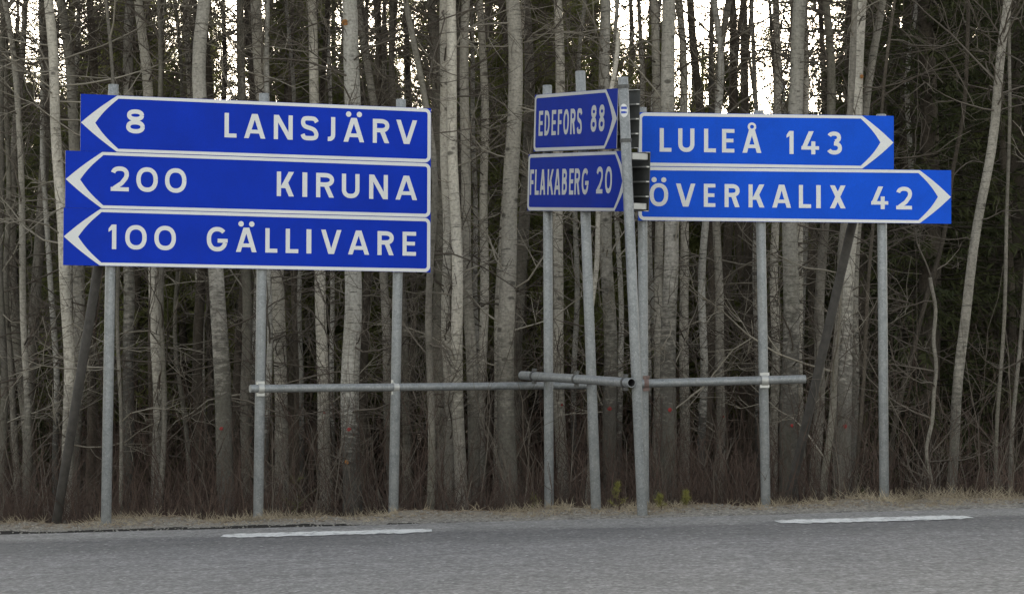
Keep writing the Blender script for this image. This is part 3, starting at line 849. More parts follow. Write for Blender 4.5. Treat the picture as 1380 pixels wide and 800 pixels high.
# oval as vertical slats so that it follows the tube
vs, fs = [], []
n = 14
for k in range(n + 1):
    u = -0.036 + 0.072 * k / n; hgt = 0.058 * math.sqrt(max(0.02, 1 - (u / 0.0365) ** 2)) 
    vs += [wrap(0, 150, u, -hgt, 0.0472), wrap(0, 150, u, hgt, 0.0472)]
for k in range(n): fs.append((2 * k, 2 * k + 2, 2 * k + 3, 2 * k + 1))
stk = link('sticker', py_mesh('sticker', vs, fs, M['sticker_white']), posts_m[2][0])
tag(stk, 'white oval sticker with two blue marks on the front post')
for (ua, ub, va, vb) in ((-0.024, 0.026, 0.012, 0.034), (-0.026, 0.012, -0.026, -0.006), (0.012, 0.024, -0.022, -0.01)):
    vs, fs = [], []
    for k in range(5):
        u = ua + (ub - ua) * k / 4
        vs += [wrap(0, 150, u, -va, 0.0482), wrap(0, 150, u, -vb, 0.0482)]
    for k in range(4): fs.append((2 * k, 2 * k + 2, 2 * k + 3, 2 * k + 1))
    o = link('sticker_mark', py_mesh('sticker_mark', vs, fs, M['sticker_blue']), posts_m[2][0])
# crossbar on the near side of its posts, with an open end
W_BAR = 0.02
ca = P(703.5, 505.5, behind(plM, 703.5, 300, W_BAR)); cb = P(851, 515.5, 24.72)
cbM = bar('crossbar', ca, cb, 0.041, M['steel'], signM, signM.location, hollow=True)
tag(cbM, 'short thick crossbar with an open pipe end')
for px in (720, 777, 843):
    k = (px - 703.5) / 147.5; k = k * ca.y / (cb.y + k * (ca.y - cb.y))
    ring_band('clamp', ca.lerp(cb, k), cb - ca, 0.041, 0.03, M['clamp'], cbM, signM.location)

# ------------------------------------------------------------------ trees
def resample(pts, S):
    pts = np.asarray(pts, float)
    d = np.r_[0, np.cumsum(np.linalg.norm(np.diff(pts, axis=0), axis=1))]
    # smooth (catmull-like through cubic Hermite) by dense linear + box blur
    q = np.linspace(0, d[-1], 200)
    p = np.stack([np.interp(q, d, pts[:, c]) for c in range(3)], -1)
    k = 15
    pad = np.concatenate([2 * p[0] - p[k:0:-1], p, 2 * p[-1] - p[-2:-k - 2:-1]])
    ker = np.ones(2 * k + 1) / (2 * k + 1)
    p = np.stack([np.convolve(pad[:, c], ker, 'valid') for c in range(3)], -1)
    idx = np.linspace(0, 199, S).round().astype(int)
    return p[idx]

def limb_paths(base, dirs, lens, S, curl, up, r):
    """N bent twigs: base (N,3), dirs (N,3), lens (N,)"""
    Nn = len(base)
    d = dirs / (np.linalg.norm(dirs, axis=1, keepdims=True) + 1e-9)
    pts = np.zeros((Nn, S, 3)); pts[:, 0] = base
    for s in range(1, S):
        d = d + r.normal(0, curl, (Nn, 3)); d[:, 2] += up
        d /= np.linalg.norm(d, axis=1, keepdims=True)
        pts[:, s] = pts[:, s - 1] + d * (lens / (S - 1))[:, None]
    return pts

def perp_dirs(par, ang, r):
    """directions leaving par at about ang"""
    v = r.normal(0, 1, par.shape); v -= par * np.sum(v * par, axis=1, keepdims=True)
    v /= np.linalg.norm(v, axis=1, keepdims=True) + 1e-9
    a = ang[:, None]
    return par * np.cos(a) + v * np.sin(a)

def branch_set(trunk, trad, nb, r, lmin, lmax, zmin_frac, r0=0.011, droop=0.0, fine=6):
    """bare branches, twigs and twiglets of one tree -> verts, quads"""
    S = 7
    n = len(trunk)
    f = r.uniform(zmin_frac, 0.98, nb)
    i = np.clip((f * (n - 1)).astype(int), 0, n - 2)
    fr = f * (n - 1) - i
    base = trunk[i] * (1 - fr[:, None]) + trunk[i + 1] * fr[:, None]
    az = r.uniform(0, 2 * math.pi, nb); el = np.radians(r.normal(22, 22, nb)) - droop
    d = np.stack([np.cos(az) * np.cos(el), np.sin(az) * np.cos(el), np.sin(el)], -1)
    L = r.uniform(lmin, lmax, nb) * (0.65 + 0.5 * r.random(nb))
    P1 = limb_paths(base, d, L, S, 0.22, 0.03, r)
    rb = r0 * (0.6 + 0.5 * L / lmax)
    R1 = rb[:, None] * np.linspace(1, 0.35, S)[None]
    v1, f1 = tubes(P1, R1, 4)
    # twigs
    m = fine
    bi = np.repeat(np.arange(nb), m)
    q = r.uniform(0.18, 0.97, nb * m); k = np.clip((q * (S - 1)).astype(int), 0, S - 2); kr = (q * (S - 1) - k)[:, None]
    b2 = P1[bi, k] * (1 - kr) + P1[bi, k + 1] * kr
    par = P1[bi, k + 1] - P1[bi, k]; par /= np.linalg.norm(par, axis=1, keepdims=True) + 1e-9
    d2 = perp_dirs(par, np.radians(r.uniform(25, 65, nb * m)), r)
    L2 = L[bi] * r.uniform(0.18, 0.5, nb * m)
    P2 = limb_paths(b2, d2, L2, 5, 0.2, 0.05, r)
    R2 = (rb[bi] * 0.48)[:, None] * np.linspace(1, 0.5, 5)[None]
    v2, f2 = tubes(P2, R2, 3)
    # twiglets
    m3 = 2; N2 = nb * m
    bi3 = np.repeat(np.arange(N2), m3)
    k3 = r.integers(1, 4, N2 * m3)
    b3 = P2[bi3, k3]; par3 = P2[bi3, k3 + 1] - P2[bi3, k3]; par3 /= np.linalg.norm(par3, axis=1, keepdims=True) + 1e-9
    d3 = perp_dirs(par3, np.radians(r.uniform(25, 60, N2 * m3)), r)
    P3 = limb_paths(b3, d3, L2[bi3] * r.uniform(0.3, 0.6, N2 * m3), 3, 0.2, 0.04, r)
    R3 = (rb[np.repeat(bi, m3)] * 0.34)[:, None] * np.linspace(1, 0.6, 3)[None]
    v3, f3 = tubes(P3, R3, 3)
    V = np.concatenate([v1, v2, v3]); Fq = np.concatenate([f1, f2 + len(v1), f3 + len(v1) + len(v2)])
    return V, Fq

def trunk_mesh(path, rad, sides, r, rough=0.03):
    v, f = tubes(path[None], rad[None], sides)
    S = len(path)
    # flutes and swellings
    vv = v.reshape(S, sides, 3)
    ph = r.uniform(0, 6.28, 4)
    th = np.arange(sides) * 2 * math.pi / sides
    z = np.linspace(0, 1, S)[:, None]
    k = 1 + rough * (np.sin(2 * th[None] + ph[0] + 4 * z) + 0.7 * np.sin(3 * th[None] + ph[1] - 6 * z) + 0.8 * np.sin(23 * z + ph[2]) + 0.5 * np.sin(51 * z + ph[3] + th[None]))
    c = path[:, None, :]
    vv = c + (vv - c) * k[..., None]
    return vv.reshape(-1, 3), f

def tree(name, pts, wpx, D, bark_m, label, cat='tree', group=None, nb=14, lmax=1.9, twig='twig', top=None, dots=(), seed=0, low=0.12, fine=6, r0=0.011):
    """bare broadleaf tree: pts = places the trunk passes in the photograph, at depth D; wpx = its thickness there"""
    r = np.random.default_rng(1000 + seed)
    w = [P(x, y, D) for x, y in pts]                     # from high to low
    w = w[::-1]
    a, b_ = w[0], w[1]
    d = (a - b_); d = d / max(1e-6, abs(d.z)); d.x *= 0.4; d.y = 0; d.z = -1
    g = float(ground_z(a.x, a.y)) - 0.12
    if a.z > g: w.insert(0, a + d * (a.z - g))
    if top is None: top = r.uniform(8.0, 11.5)
    e = w[-1]; d = (w[-1] - w[-2]); d = d / max(1e-6, abs(d.z)); d.y = 0
    if d.z <= 0: d.z = 1
    if top > e.z + 0.5:
        d.x = max(-0.16, min(0.16, d.x))
        h = top - e.z
        w.append(e + Vector((d.x * h * 0.5 + r.normal(0, 0.04), r.normal(0, 0.1), h * 0.5)))
        w.append(e + Vector((d.x * h * 0.8 + r.normal(0, 0.12), r.normal(0, 0.2), h)))
    base = Vector((w[0].x, w[0].y, g + 0.12))
    S = 34
    path = resample([tuple(q - base) for q in w], S)
    zz = (path[:, 2] - path[0, 2]) / (path[-1, 2] - path[0, 2])
    path[:, 1] += 0.06 * np.sin(zz * 7 + r.uniform(0, 6)) * zz
    path[:, 0] += (0.010 * np.sin(zz * 31 + r.uniform(0, 6)) + 0.012 * np.sin(zz * 17 + r.uniform(0, 6)))
    rm = wpx / F * D / 2
    zabs = path[:, 2]
    rad = rm * np.interp(zabs, [0, 0.25, 0.8, 2.5, 5.5, max(9, top)], [1.38, 1.2, 1.1, 1.0, 0.86, 0.22])
    o = empty(name, base)
    tag(o, label, cat, group)
    tv_, tf_ = trunk_mesh(path, rad, 14 if wpx > 8 else 9, r)
    tr = link('trunk', np_mesh('trunk', tv_, tf_, bark_m, True), o)
    bv, bf = branch_set(path, rad, nb, r, 0.5, lmax, low, r0, 0.1, fine)
    tag(link('branches', np_mesh('branches', bv, bf, M[twig], False), o), kind='stuff')
    if top > 7:
        cv, cf = branch_set(path, rad, 16 if wpx < 8 else 28, r, 0.8, 3.0, 0.55, 0.012, 0.0, 6)
        tag(link('crown', np_mesh('crown', cv, cf, M[twig], False), o), kind='stuff')
    for (dx, dy, mat, rr) in dots:
        rr *= 0.8
        q = P(dx, dy, D) - base
        k = np.argmin(np.abs(path[:, 2] - q.z))
        vs = []
        for s in range(9):
            aa = 2 * math.pi * s / 9; r2 = rr * r.uniform(0.7, 1.15)
            ax = (q.x - path[k, 0] + r2 * math.cos(aa)) / max(0.02, rad[k] * 1.06)
            ax = max(-0.95, min(0.95, ax)); an = math.asin(ax)
            R_ = rad[k] * 1.09 + 0.004
            vs.append((path[k, 0] + R_ * math.sin(an), path[k, 1] - R_ * math.cos(an), q.z + r2 * math.sin(aa)))
        cx = np.mean(vs, axis=0); cx[1] -= 0.006
        vs.append(tuple(cx))
        link('paint_mark' if mat == 'red_paint' else 'lichen_patch', py_mesh('mark', vs, [(s, (s + 1) % 9, 9) for s in range(9)], M[mat]), tr)
    return o

A, B, G, K, AB = 'aspen', 'birch', 'grey', 'dark', 'aspen_base'
TREES = [
 # pts (photo), width, depth, bark, label, extra
 ([(2, 0), (3, 200), (0, 430), (6, 560), (5, 690)], 9, 33, G, 'grey trunk at the very left edge of the photo'),
 ([(12, 30), (20, 90), (29, 150), (27, 250), (30, 364), (37, 465), (35, 690)], 9, 32, A, 'thin crooked pale trunk, second from the left edge'),
 ([(10, 300), (9, 440), (19, 535), (23, 690)], 8, 34, G, 'slim grey trunk bending right low down near the left edge'),
 ([(55, 0), (53, 100), (60, 220), (63, 330), (74, 450), (78, 690)], 8, 34, B, 'slim pale birch just left of the left sign'),
 ([(66, 0), (71, 120), (79, 210), (86, 330), (91, 450), (94, 690)], 15, 31, A, 'stout aspen beside the left end of the left sign'),
 ([(83, 0), (91, 80), (100, 135), (107, 370), (104, 520), (100, 690)], 16, 33, A, 'thick aspen passing behind the left corner of the LANSJÄRV panel'),
 ([(107, 0), (103, 90), (99, 190), (93, 400), (97, 690)], 8, 35, B, 'thin birch with bright flecks behind the left brace pole'),
 ([(121, 0), (127, 60), (131, 120), (126, 400), (122, 690)], 12, 34, K, 'dark trunk rising just left of the leftmost post'),
 ([(145, 0), (149, 60), (152, 112), (160, 370), (163, 690)], 5, 30, G, 'very thin stem rising beside the top of the leftmost post'),
 ([(172, 0), (171, 70), (172, 126), (172, 380), (174, 690)], 15, 33, AB, 'straight grey trunk above the numeral 8, right of the leftmost post'),
 ([(186, 0), (191, 55), (199, 126), (206, 380), (213, 520), (215, 690)], 15, 32, A, 'aspen leaning left above the LANSJÄRV panel, second trunk right of the leftmost post'),
 ([(215, 0), (216, 60), (214, 126), (220, 380), (221, 560), (216, 690)], 7, 31, G, 'thin trunk above the gap between 8 and LANSJÄRV'),
 ([(238, 0), (246, 60), (239, 370), (235, 460), (244, 540), (255, 590), (256, 690)], 6, 33, G, 'thin snaking stem below the numeral 100'),
 ([(275, 0), (268, 55), (268, 125), (292, 360), (297, 480), (302, 580), (309, 690)], 21, 30.5, AB, 'big pale aspen with a bulge, above the letter L of LANSJÄRV', dict(dots=[(300, 577, 'red_paint', 0.028)])),
 ([(262, 250), (267, 370), (271, 480), (275, 690)], 9, 35, A, 'slim pale trunk left of the big pale aspen below GÄLLIVARE'),
 ([(302, 0), (300, 60), (303, 126), (281, 380), (283, 690)], 8, 36, K, 'dark slim trunk tucked between two pale aspens below GÄLLIVARE'),
 ([(320, 0), (323, 60), (327, 126), (332, 380), (331, 520), (334, 690)], 13, 32, G, 'grey trunk just left of the second post of the left sign'),
 ([(345, 0), (349, 70), (354, 126), (375, 360), (378, 500), (383, 690)], 17, 33, A, 'broad grey trunk just right of the second post, above the N of LANSJÄRV'),
 ([(358, 0), (361, 70), (362, 126), (362, 380), (361, 520), (359, 690)], 8, 31.5, B, 'narrow pale trunk hugging the second post of the left sign'),
 ([(387, 20), (389, 45), (397, 85), (396, 126), (405, 380), (408, 690)], 6, 35, B, 'thin zigzag white birch stem above the S of LANSJÄRV'),
 ([(418, 0), (422, 60), (427, 126), (431, 380), (434, 520), (443, 690)], 15, 32, A, 'aspen between the second and third posts, above the letter J', dict(dots=[(438, 556, 'red_paint', 0.016)])),
 ([(446, 250), (446, 380), (447, 500), (450, 690)], 6, 36, B, 'thin white birch left of the big white birch below the left sign'),
 ([(469, 0), (473, 60), (478, 128), (474, 370), (473, 520), (475, 690)], 24, 30, B, 'big white birch between the second and third posts of the left sign', dict(dots=[(471, 578, 'red_paint', 0.03), (468, 622, 'lichen', 0.03), (465, 31, 'lichen', 0.05)])),
 ([(488, 60), (503, 100), (510, 130), (517, 380), (524, 520), (528, 690)], 11, 33, A, 'slender aspen just left of the third post of the left sign'),
 ([(528, 0), (528, 60), (527, 130), (543, 380), (545, 500), (548, 690)], 9, 34, G, 'slender grey trunk just right of the third post of the left sign'),
 ([(556, 80), (577, 130), (590, 180), (586, 300), (580, 380), (577, 480), (580, 600), (580, 690)], 9, 29, G, 'smooth grey sapling stem bowed along the right end of the left sign', dict(nb=9)),
 ([(582, 0), (586, 60), (590, 120), (592, 300), (591, 690)], 15, 33, G, 'shaded grey trunk at the right end of the left sign'),
 ([(599, 0), (599, 120), (600, 260), (602, 400), (606, 550), (604, 690)], 13, 31, A, 'first pale aspen of the tight cluster right of the left sign'),
 ([(609, 0), (609, 130), (611, 290), (617, 420), (618, 550), (622, 690)], 15, 30.5, A, 'second pale aspen of the tight cluster right of the left sign'),
 ([(628, 0), (626, 100), (624, 200), (627, 310), (635, 430), (640, 690)], 14, 31.5, A, 'third pale aspen of the tight cluster right of the left sign'),
 ([(637, 0), (637, 140), (639, 300), (644, 450), (648, 690)], 7, 34, B, 'narrow birch peeping out of the aspen cluster right of the left sign'),
 ([(648, 0), (654, 60), (658, 85), (650, 170), (652, 310), (653, 430), (650, 560), (645, 690)], 12, 33, A, 'crooked aspen at the right side of the tight cluster'),
 ([(691, 0), (695, 80), (696, 130), (689, 220), (684, 320), (685, 400), (682, 550), (684, 690)], 22, 30.5, A, 'big pale aspen standing alone left of the middle sign'),
 ([(707, 0), (704, 60), (694, 130), (682, 180), (677, 250), (672, 400), (668, 690)], 8, 34, A, 'slim trunk crossing behind the lone big aspen left of the middle sign'),
 ([(753, 0), (755, 55), (751, 122), (753, 320), (753, 450), (757, 690)], 14, 32, A, 'aspen rising behind the EDEFORS panel between its first two posts', dict(dots=[(757, 545, 'red_paint', 0.018)])),
 ([(788, 0), (786, 40), (780, 80), (776, 110), (776, 330), (773, 690)], 7, 33, B, 'thin kinked birch behind the second post of the middle sign'),
 ([(815, 0), (814, 60), (813, 115), (819, 320), (821, 450), (822, 690)], 17, 31.5, AB, 'stout trunk between the second and front posts of the middle sign', dict(dots=[(821, 550, 'red_paint', 0.032)])),
 ([(833, 0), (829, 50), (826, 110), (835, 330), (838, 450), (830, 690)], 7, 33, B, 'thin white stem touching the stout trunk behind the EDEFORS panel'),
 ([(808, 280), (803, 330), (798, 420), (792, 690)], 7, 30, A, 'thin pale leaning stem crossing the second post below FLAKABERG', dict(nb=6, top=5.0)),
 ([(880, 0), (884, 60), (889, 145), (888, 320), (886, 450), (884, 690)], 12, 32, A, 'left trunk of the trio above LULEÅ'),
 ([(902, 0), (901, 60), (900, 145), (904, 320), (903, 450), (900, 690)], 20, 30.5, AB, 'thick middle trunk of the trio above LULEÅ', dict(dots=[(902, 552, 'red_paint', 0.03)])),
 ([(914, 0), (920, 50), (926, 145), (920, 320), (921, 450), (924, 690)], 12, 33, A, 'right trunk of the trio above LULEÅ'),
 ([(872, 300), (873, 450), (874, 690)], 7, 34, B, 'narrow flecked birch right beside the front post of the middle sign'),
 ([(972, 70), (976, 100), (968, 145), (947, 320), (948, 470), (944, 600), (947, 690)], 10, 32, B, 'crooked flaking birch below the letter E of ÖVERKALIX'),
 ([(985, 0), (972, 40), (966, 100), (968, 320), (969, 450), (972, 690)], 11, 33, A, 'pale aspen below the letter R of ÖVERKALIX', dict(dots=[(974, 561, 'red_paint', 0.018)])),
 ([(1013, 0), (1015, 60), (1021, 145), (1018, 320), (1020, 420), (1022, 690)], 7, 37, B, 'far white birch rising beside the middle post of the right sign'),
 ([(1047, 0), (1047, 70), (1048, 148), (1045, 320), (1045, 450), (1040, 690)], 11, 33, A, 'slim aspen hugging the left of the thickest aspen above the right sign'),
 ([(1077, 0), (1075, 60), (1071, 148), (1064, 320), (1064, 460), (1063, 690)], 22, 30.5, AB, 'thickest aspen above the LULEÅ panel, between the right sign posts', dict(dots=[(1066, 573, 'red_paint', 0.022)])),
 ([(1086, 60), (1084, 148), (1079, 320), (1078, 450), (1080, 690)], 8, 33, A, 'narrow trunk showing at the right flank of the thickest aspen'),
 ([(1116, 0), (1117, 50), (1118, 90), (1122, 150), (1108, 340), (1105, 450), (1096, 690)], 13, 32, G, 'dusky trunk behind the right brace pole, above the numeral 143'),
 ([(1159, 0), (1157, 60), (1154, 150), (1143, 330), (1138, 450), (1134, 690)], 23, 31, AB, 'thick forked aspen above the chevron of the LULEÅ panel', dict(dots=[(1137, 574, 'red_paint', 0.03), (1160, 104, 'lichen', 0.03)])),
 ([(1188, 0), (1178, 50), (1171, 90), (1167, 150), (1153, 330), (1150, 450), (1146, 690)], 12, 32.5, A, 'leaning trunk fanning out right of the thick forked aspen'),
 ([(1136, 330), (1132, 413), (1121, 540), (1111, 675)], 9, 29.2, G, 'thin bare stem leaning right just right of the right brace pole', dict(nb=7, top=5.5)),
 ([(1180, 250), (1174, 320), (1165, 450), (1160, 560), (1152, 690)], 5, 30, K, 'very thin dark stem left of the rightmost post', dict(nb=8)),
 ([(1360, 0), (1346, 100), (1336, 185), (1318, 300), (1299, 440), (1290, 530), (1278, 668)], 13, 29.5, A, 'pale aspen leaning far to the right against dark spruces', dict(nb=16, low=0.2)),
 ([(1356, 300), (1350, 500), (1342, 650)], 5, 30, G, 'very thin straight pale stem near the right edge', dict(nb=8)),
 ([(1379, 400), (1372, 520), (1360, 640)], 5, 30, G, 'thin stem at the very right edge leaning right', dict(nb=8)),
 ([(1272, 310), (1262, 350), (1235, 460), (1205, 560), (1190, 690)], 6, 31, K, 'thin dark stem leaning right between the right sign and the leaning aspen', dict(nb=8, top=6)),
 ([(1236, 0), (1224, 60), (1218, 120), (1250, 420), (1252, 690)], 8, 38, B, 'far birch stem glimpsed among the dark spruces at the right'),
 ([(1262, 500), (1250, 620), (1256, 690)], 5, 29, G, 'short forked twiggy sapling left of the leaning pale aspen', dict(nb=10, top=2.4, lmax=1.2)),
]
for i, rec in enumerate(TREES):
    pts, w, D, bk, lab = rec[:5]
    kw = dict(rec[5]) if len(rec) > 5 else {}
    kw.setdefault('nb', 20 if w < 8 else 36)
    nm = {'aspen': 'aspen_tree', 'aspen_base': 'aspen_tree', 'birch': 'birch_tree', 'grey': 'bare_tree', 'dark': 'bare_tree'}[bk]
    tree(nm, pts, w, D, M[bk], lab, 'tree', 'bare trees at the front of the wood', seed=i, twig='twig_light' if i % 4 == 0 else 'twig', **kw)

def copy_tree(o, loc, rz, sc, label=None):
    c = o.copy(); COL.objects.link(c); c.location = loc; c.rotation_euler = (0, 0, rz); c.scale = sc
    for ch in o.children:
        d = ch.copy(); COL.objects.link(d); d.parent = c
        d.matrix_parent_inverse = ch.matrix_parent_inverse
    if label: c['label'] = label
    return c

# ---- slender trunks deeper in the wood (one of each kind built, the rest copies)
def deep_proto(k, bk):
    r = np.random.default_rng(50 + k)
    S = 22; H = r.uniform(8, 11)
    z = np.linspace(-0.15, H, S)
    path = np.stack([0.12 * np.sin(z * r.uniform(0.5, 1.0) + r.uniform(0, 6)) + z * r.normal(0, 0.02), 0.08 * np.sin(z * 0.8 + r.uniform(0, 6)), z], -1)
    path[:, :2] -= path[0, :2]
    rad = np.interp(z, [-0.2, 0.5, 5, H], [1.3, 1.05, 0.85, 0.2]) * r.uniform(0.045, 0.075)
    o = empty('forest_tree', (0, 0, 0))
    tag(o, 'slender bare trunk deep in the dim wood behind the front row of trees', 'tree', 'slender bare trunks deep in the wood')
    tv_, tf_ = trunk_mesh(path, rad, 8, r)
    link('trunk', np_mesh('trunk', tv_, tf_, M[bk], True), o)
    bv, bf = branch_set(path, rad, 26, r, 0.5, 1.8, 0.08, 0.010, 0.1, 6)
    tag(link('branches', np_mesh('branches', bv, bf, M['twig'], False), o), kind='stuff')
    return o
protos = [deep_proto(k, b_) for k, b_ in enumerate(['dark', 'birch', 'dark', 'grey', 'dark', 'dark', 'dark', 'dark'])]
rr = random.Random(21)
used = set(); n_deep = 125
for i in range(n_deep):
    y = 34.5 + 24 * (i / n_deep) ** 1.1 + rr.uniform(-0.6, 0.6)
    x = rr.uniform(-0.195, 0.195) * y
    k = rr.randrange(8)
    if x > 0.13 * y and rr.random() < 0.6: k = rr.choice([4, 6, 2])
    if i % 5 == 4: x = rr.choice((-1, 1)) * rr.uniform(0.2, 0.3) * y; y -= 2.5
    loc = (x, y, float(ground_z(x, y)))
    sc = rr.uniform(0.75, 1.25)
    if k not in used:
        used.add(k); protos[k].location = loc; protos[k].rotation_euler = (0, 0, rr.uniform(0, 6.28))
    else:
        copy_tree(protos[k], loc, rr.uniform(0, 6.28), (sc, sc, rr.uniform(0.85, 1.15)))

# ---- conifers
def spruce_proto(k, H, dens=1.0):
    r = np.random.default_rng(200 + k)
    o = empty('spruce_tree', (0, 0, 0))
    z = np.linspace(-0.2, H, 14)
    path = np.stack([0.03 * np.sin(z + k), 0.03 * np.cos(z * 0.8 + k), z], -1)
    tv_, tf_ = trunk_mesh(path, np.interp(z, [0, H], [0.13, 0.015]) * H / 9, 8, r)
    link('trunk', np_mesh('trunk', tv_, tf_, M['dark'], True), o)
    nw = int(H / 0.26 * dens); bases, dirs, lens = [], [], []
    for i in range(nw):
        q = 0.04 + 0.94 * i / nw
        for j in range(r.integers(5, 8)):
            az = r.uniform(0, 6.28); el = -0.15 + 0.75 * q + r.normal(0, 0.12)
            bases.append((0, 0, q * H + r.uniform(-0.1, 0.1))); dirs.append((math.cos(az) * math.cos(el), math.sin(az) * math.cos(el), math.sin(el)))
            lens.append((0.16 * H * (1 - q) ** 0.8 + 0.12) * r.uniform(0.65, 1.15) * (0.75 if q < 0.12 else 1))
    bases, dirs, lens = np.array(bases), np.array(dirs), np.array(lens)
    P1 = limb_paths(bases, dirs, lens, 5, 0.06, -0.03, r)
    bv, bf = tubes(P1, (0.004 + lens * 0.006)[:, None] * np.linspace(1, 0.3, 5)[None], 3)
    tag(link('branches', np_mesh('branches', bv, bf, M['dark'], False), o), kind='stuff')
    # needle sprays: short flat tapering tufts on both sides and hanging
    m = 44; nb = len(bases); bi = np.repeat(np.arange(nb), m)
    q = r.uniform(0.12, 1.0, nb * m); kk = np.clip((q * 4).astype(int), 0, 3); kr = (q * 4 - kk)[:, None]
    b2 = P1[bi, kk] * (1 - kr) + P1[bi, kk + 1] * kr
    par = P1[bi, kk + 1] - P1[bi, kk]; par /= np.linalg.norm(par, axis=1, keepdims=True)
    d2 = perp_dirs(par, np.radians(r.uniform(20, 70, nb * m)), r); d2[:, 2] -= r.uniform(0.1, 0.6, nb * m)
    d2 /= np.linalg.norm(d2, axis=1, keepdims=True)
    L2 = (0.07 + 0.14 * lens[bi] / lens.max()) * r.uniform(0.6, 1.2, nb * m)
    side = np.cross(d2, r.normal(0, 1, d2.shape)); side /= np.linalg.norm(side, axis=1, keepdims=True)
    wdt = r.uniform(0.008, 0.017, nb * m)[:, None]
    e = b2 + d2 * L2[:, None]; mid = b2 + d2 * (L2 * 0.45)[:, None]
    V = np.stack([b2 - side * wdt * 0.5, mid - side * wdt, e, mid + side * wdt], 1).reshape(-1, 3)
    Fq = np.arange(len(b2) * 4).reshape(-1, 4)
    tag(link('needles', np_mesh('needles', V, Fq, M['needle_spruce'], False), o), kind='stuff')
    return o

def pine_proto(k, H, m=8, g=34, step=0.36, q0=0.18):
    r = np.random.default_rng(300 + k)
    o = empty('pine_tree', (0, 0, 0))
    z = np.linspace(-0.2, H, 14)
    path = np.stack([0.06 * np.sin(z * 0.7 + k), 0.06 * np.cos(z * 0.6 + k), z], -1)
    tv_, tf_ = trunk_mesh(path, np.interp(z, [0, H], [0.10, 0.02]) * H / 7, 8, r)
    link('trunk', np_mesh('trunk', tv_, tf_, M['dark'], True), o)
    bases, dirs, lens = [], [], []
    nw = int(H / step)
    for i in range(nw):
        q = q0 + (0.98 - q0) * i / nw
        for j in range(r.integers(4, 7)):
            az = r.uniform(0, 6.28); el = 0.15 + 0.7 * q + r.normal(0, 0.15)
            bases.append((0, 0, q * H)); dirs.append((math.cos(az) * math.cos(el), math.sin(az) * math.cos(el), math.sin(el)))
            lens.append((0.24 * H * (1 - q) ** 0.7 + 0.2) * r.uniform(0.6, 1.1))
    bases, dirs, lens = np.array(bases), np.array(dirs), np.array(lens)
    P1 = limb_paths(bases, dirs, lens, 6, 0.1, 0.05, r)
    bv, bf = tubes(P1, (0.005 + lens * 0.008)[:, None] * np.linspace(1, 0.35, 6)[None], 3)
    tag(link('branches', np_mesh('branches', bv, bf, M['dark'], False), o), kind='stuff')
    nb = len(bases); bi = np.repeat(np.arange(nb), m)
    q = r.uniform(0.35, 1.0, nb * m); kk = np.clip((q * 5).astype(int), 0, 4)
    c = P1[bi, kk + 1] + r.normal(0, 0.09, (nb * m, 3))
    ci = np.repeat(np.arange(nb * m), g)
    d2 = r.normal(0, 1, (len(ci), 3)); d2[:, 2] += 0.5; d2 /= np.linalg.norm(d2, axis=1, keepdims=True)
    b2 = c[ci] + r.normal(0, 0.05, (len(ci), 3)); L2 = r.uniform(0.08, 0.17, len(ci))
    side = np.cross(d2, r.normal(0, 1, d2.shape)); side /= np.linalg.norm(side, axis=1, keepdims=True)
    wdt = r.uniform(0.006, 0.012, len(ci))[:, None]
    V = np.stack([b2 - side * wdt, b2 + d2 * L2[:, None], b2 + side * wdt], 1).reshape(-1, 3)
    Ft = np.arange(len(b2) * 3).reshape(-1, 3)
    tag(link('needles', np_mesh('needles', V, Ft, M['needle_pine'], False), o), kind='stuff')
    return o

def place(protos_, spots, label, group, used_):
    for i, (x, y, s) in enumerate(spots):
        k = i % len(protos_)
        loc = (x, y, float(ground_z(x, y)) - 0.05)
        rz = rr.uniform(0, 6.28)
        if k not in used_:
            used_.add(k); o = protos_[k]; o.location = loc; o.rotation_euler = (0, 0, rz); o.scale = (s, s, s)
        else: o = copy_tree(protos_[k], loc, rz, (s, s, s))
        tag(o, label, 'tree', group)
spr = [spruce_proto(k, H) for k, H in enumerate((9.0, 10.0, 8.5, 9.5))]
pin = [pine_proto(k, H) for k, H in enumerate((7.0, 8.0, 7.5))]
open_pin = [pine_proto(20 + k, H, 5, 22, 0.5, 0.28) for k, H in enumerate((11.0, 12.0, 10.5, 11.5))]
tall = [spruce_proto(10 + k, H, 1.5) for k, H in enumerate((12.0, 13.0))]
place(tall, [(5.0, 34.5, 1.0), (6.3, 36.0, 1.0), (5.4, 39, 1.05), (7.2, 39.5, 1.0), (8.0, 36.0, 1.0), (6.6, 42.0, 1.1), (5.6, 44, 1.1), (8.2, 43, 1.1), (7.4, 34.2, 0.9), (5.9, 47, 1.1), (7.4, 48, 1.2), (9.2, 46, 1.1)],
      'tall dark spruce in the thicket behind the leaning aspen at right', 'tall spruces at the right', set())
def thin(u):                                             # the wood is lower where the sky glints through
    return 0.88 if (-0.125 < u < -0.025 or u < -0.175) else (0.84 if 0.035 < u < 0.13 else 1.0)
rr = random.Random(61)
spots_p = []
for i in range(100):
    y = 39 + 36 * (i / 100) + rr.uniform(-1, 1); u = rr.uniform(-0.19, 0.16)
    spots_p.append((u * y, y, rr.uniform(0.78, 1.12) * thin(u)))
place(pin, spots_p, 'green pine half hidden behind the bare trunks', 'pines behind the bare trees', set())
rr = random.Random(62)
spots_o = []
for i in range(42):
    y = 46 + 34 * (i / 42) + rr.uniform(-1, 1); u = rr.uniform(-0.19, 0.17)
    spots_o.append((u * y, y, rr.uniform(0.85, 1.15) * thin(u)))
for u, y in ((0.014, 50), (0.0, 57), (-0.02, 52)): spots_o.append((u * y, y, 0.95))
place(open_pin, spots_o, 'tall open-crowned pine against the bright sky behind the bare trunks', 'tall open pines against the sky', set())
rr = random.Random(63)
spots_s = []
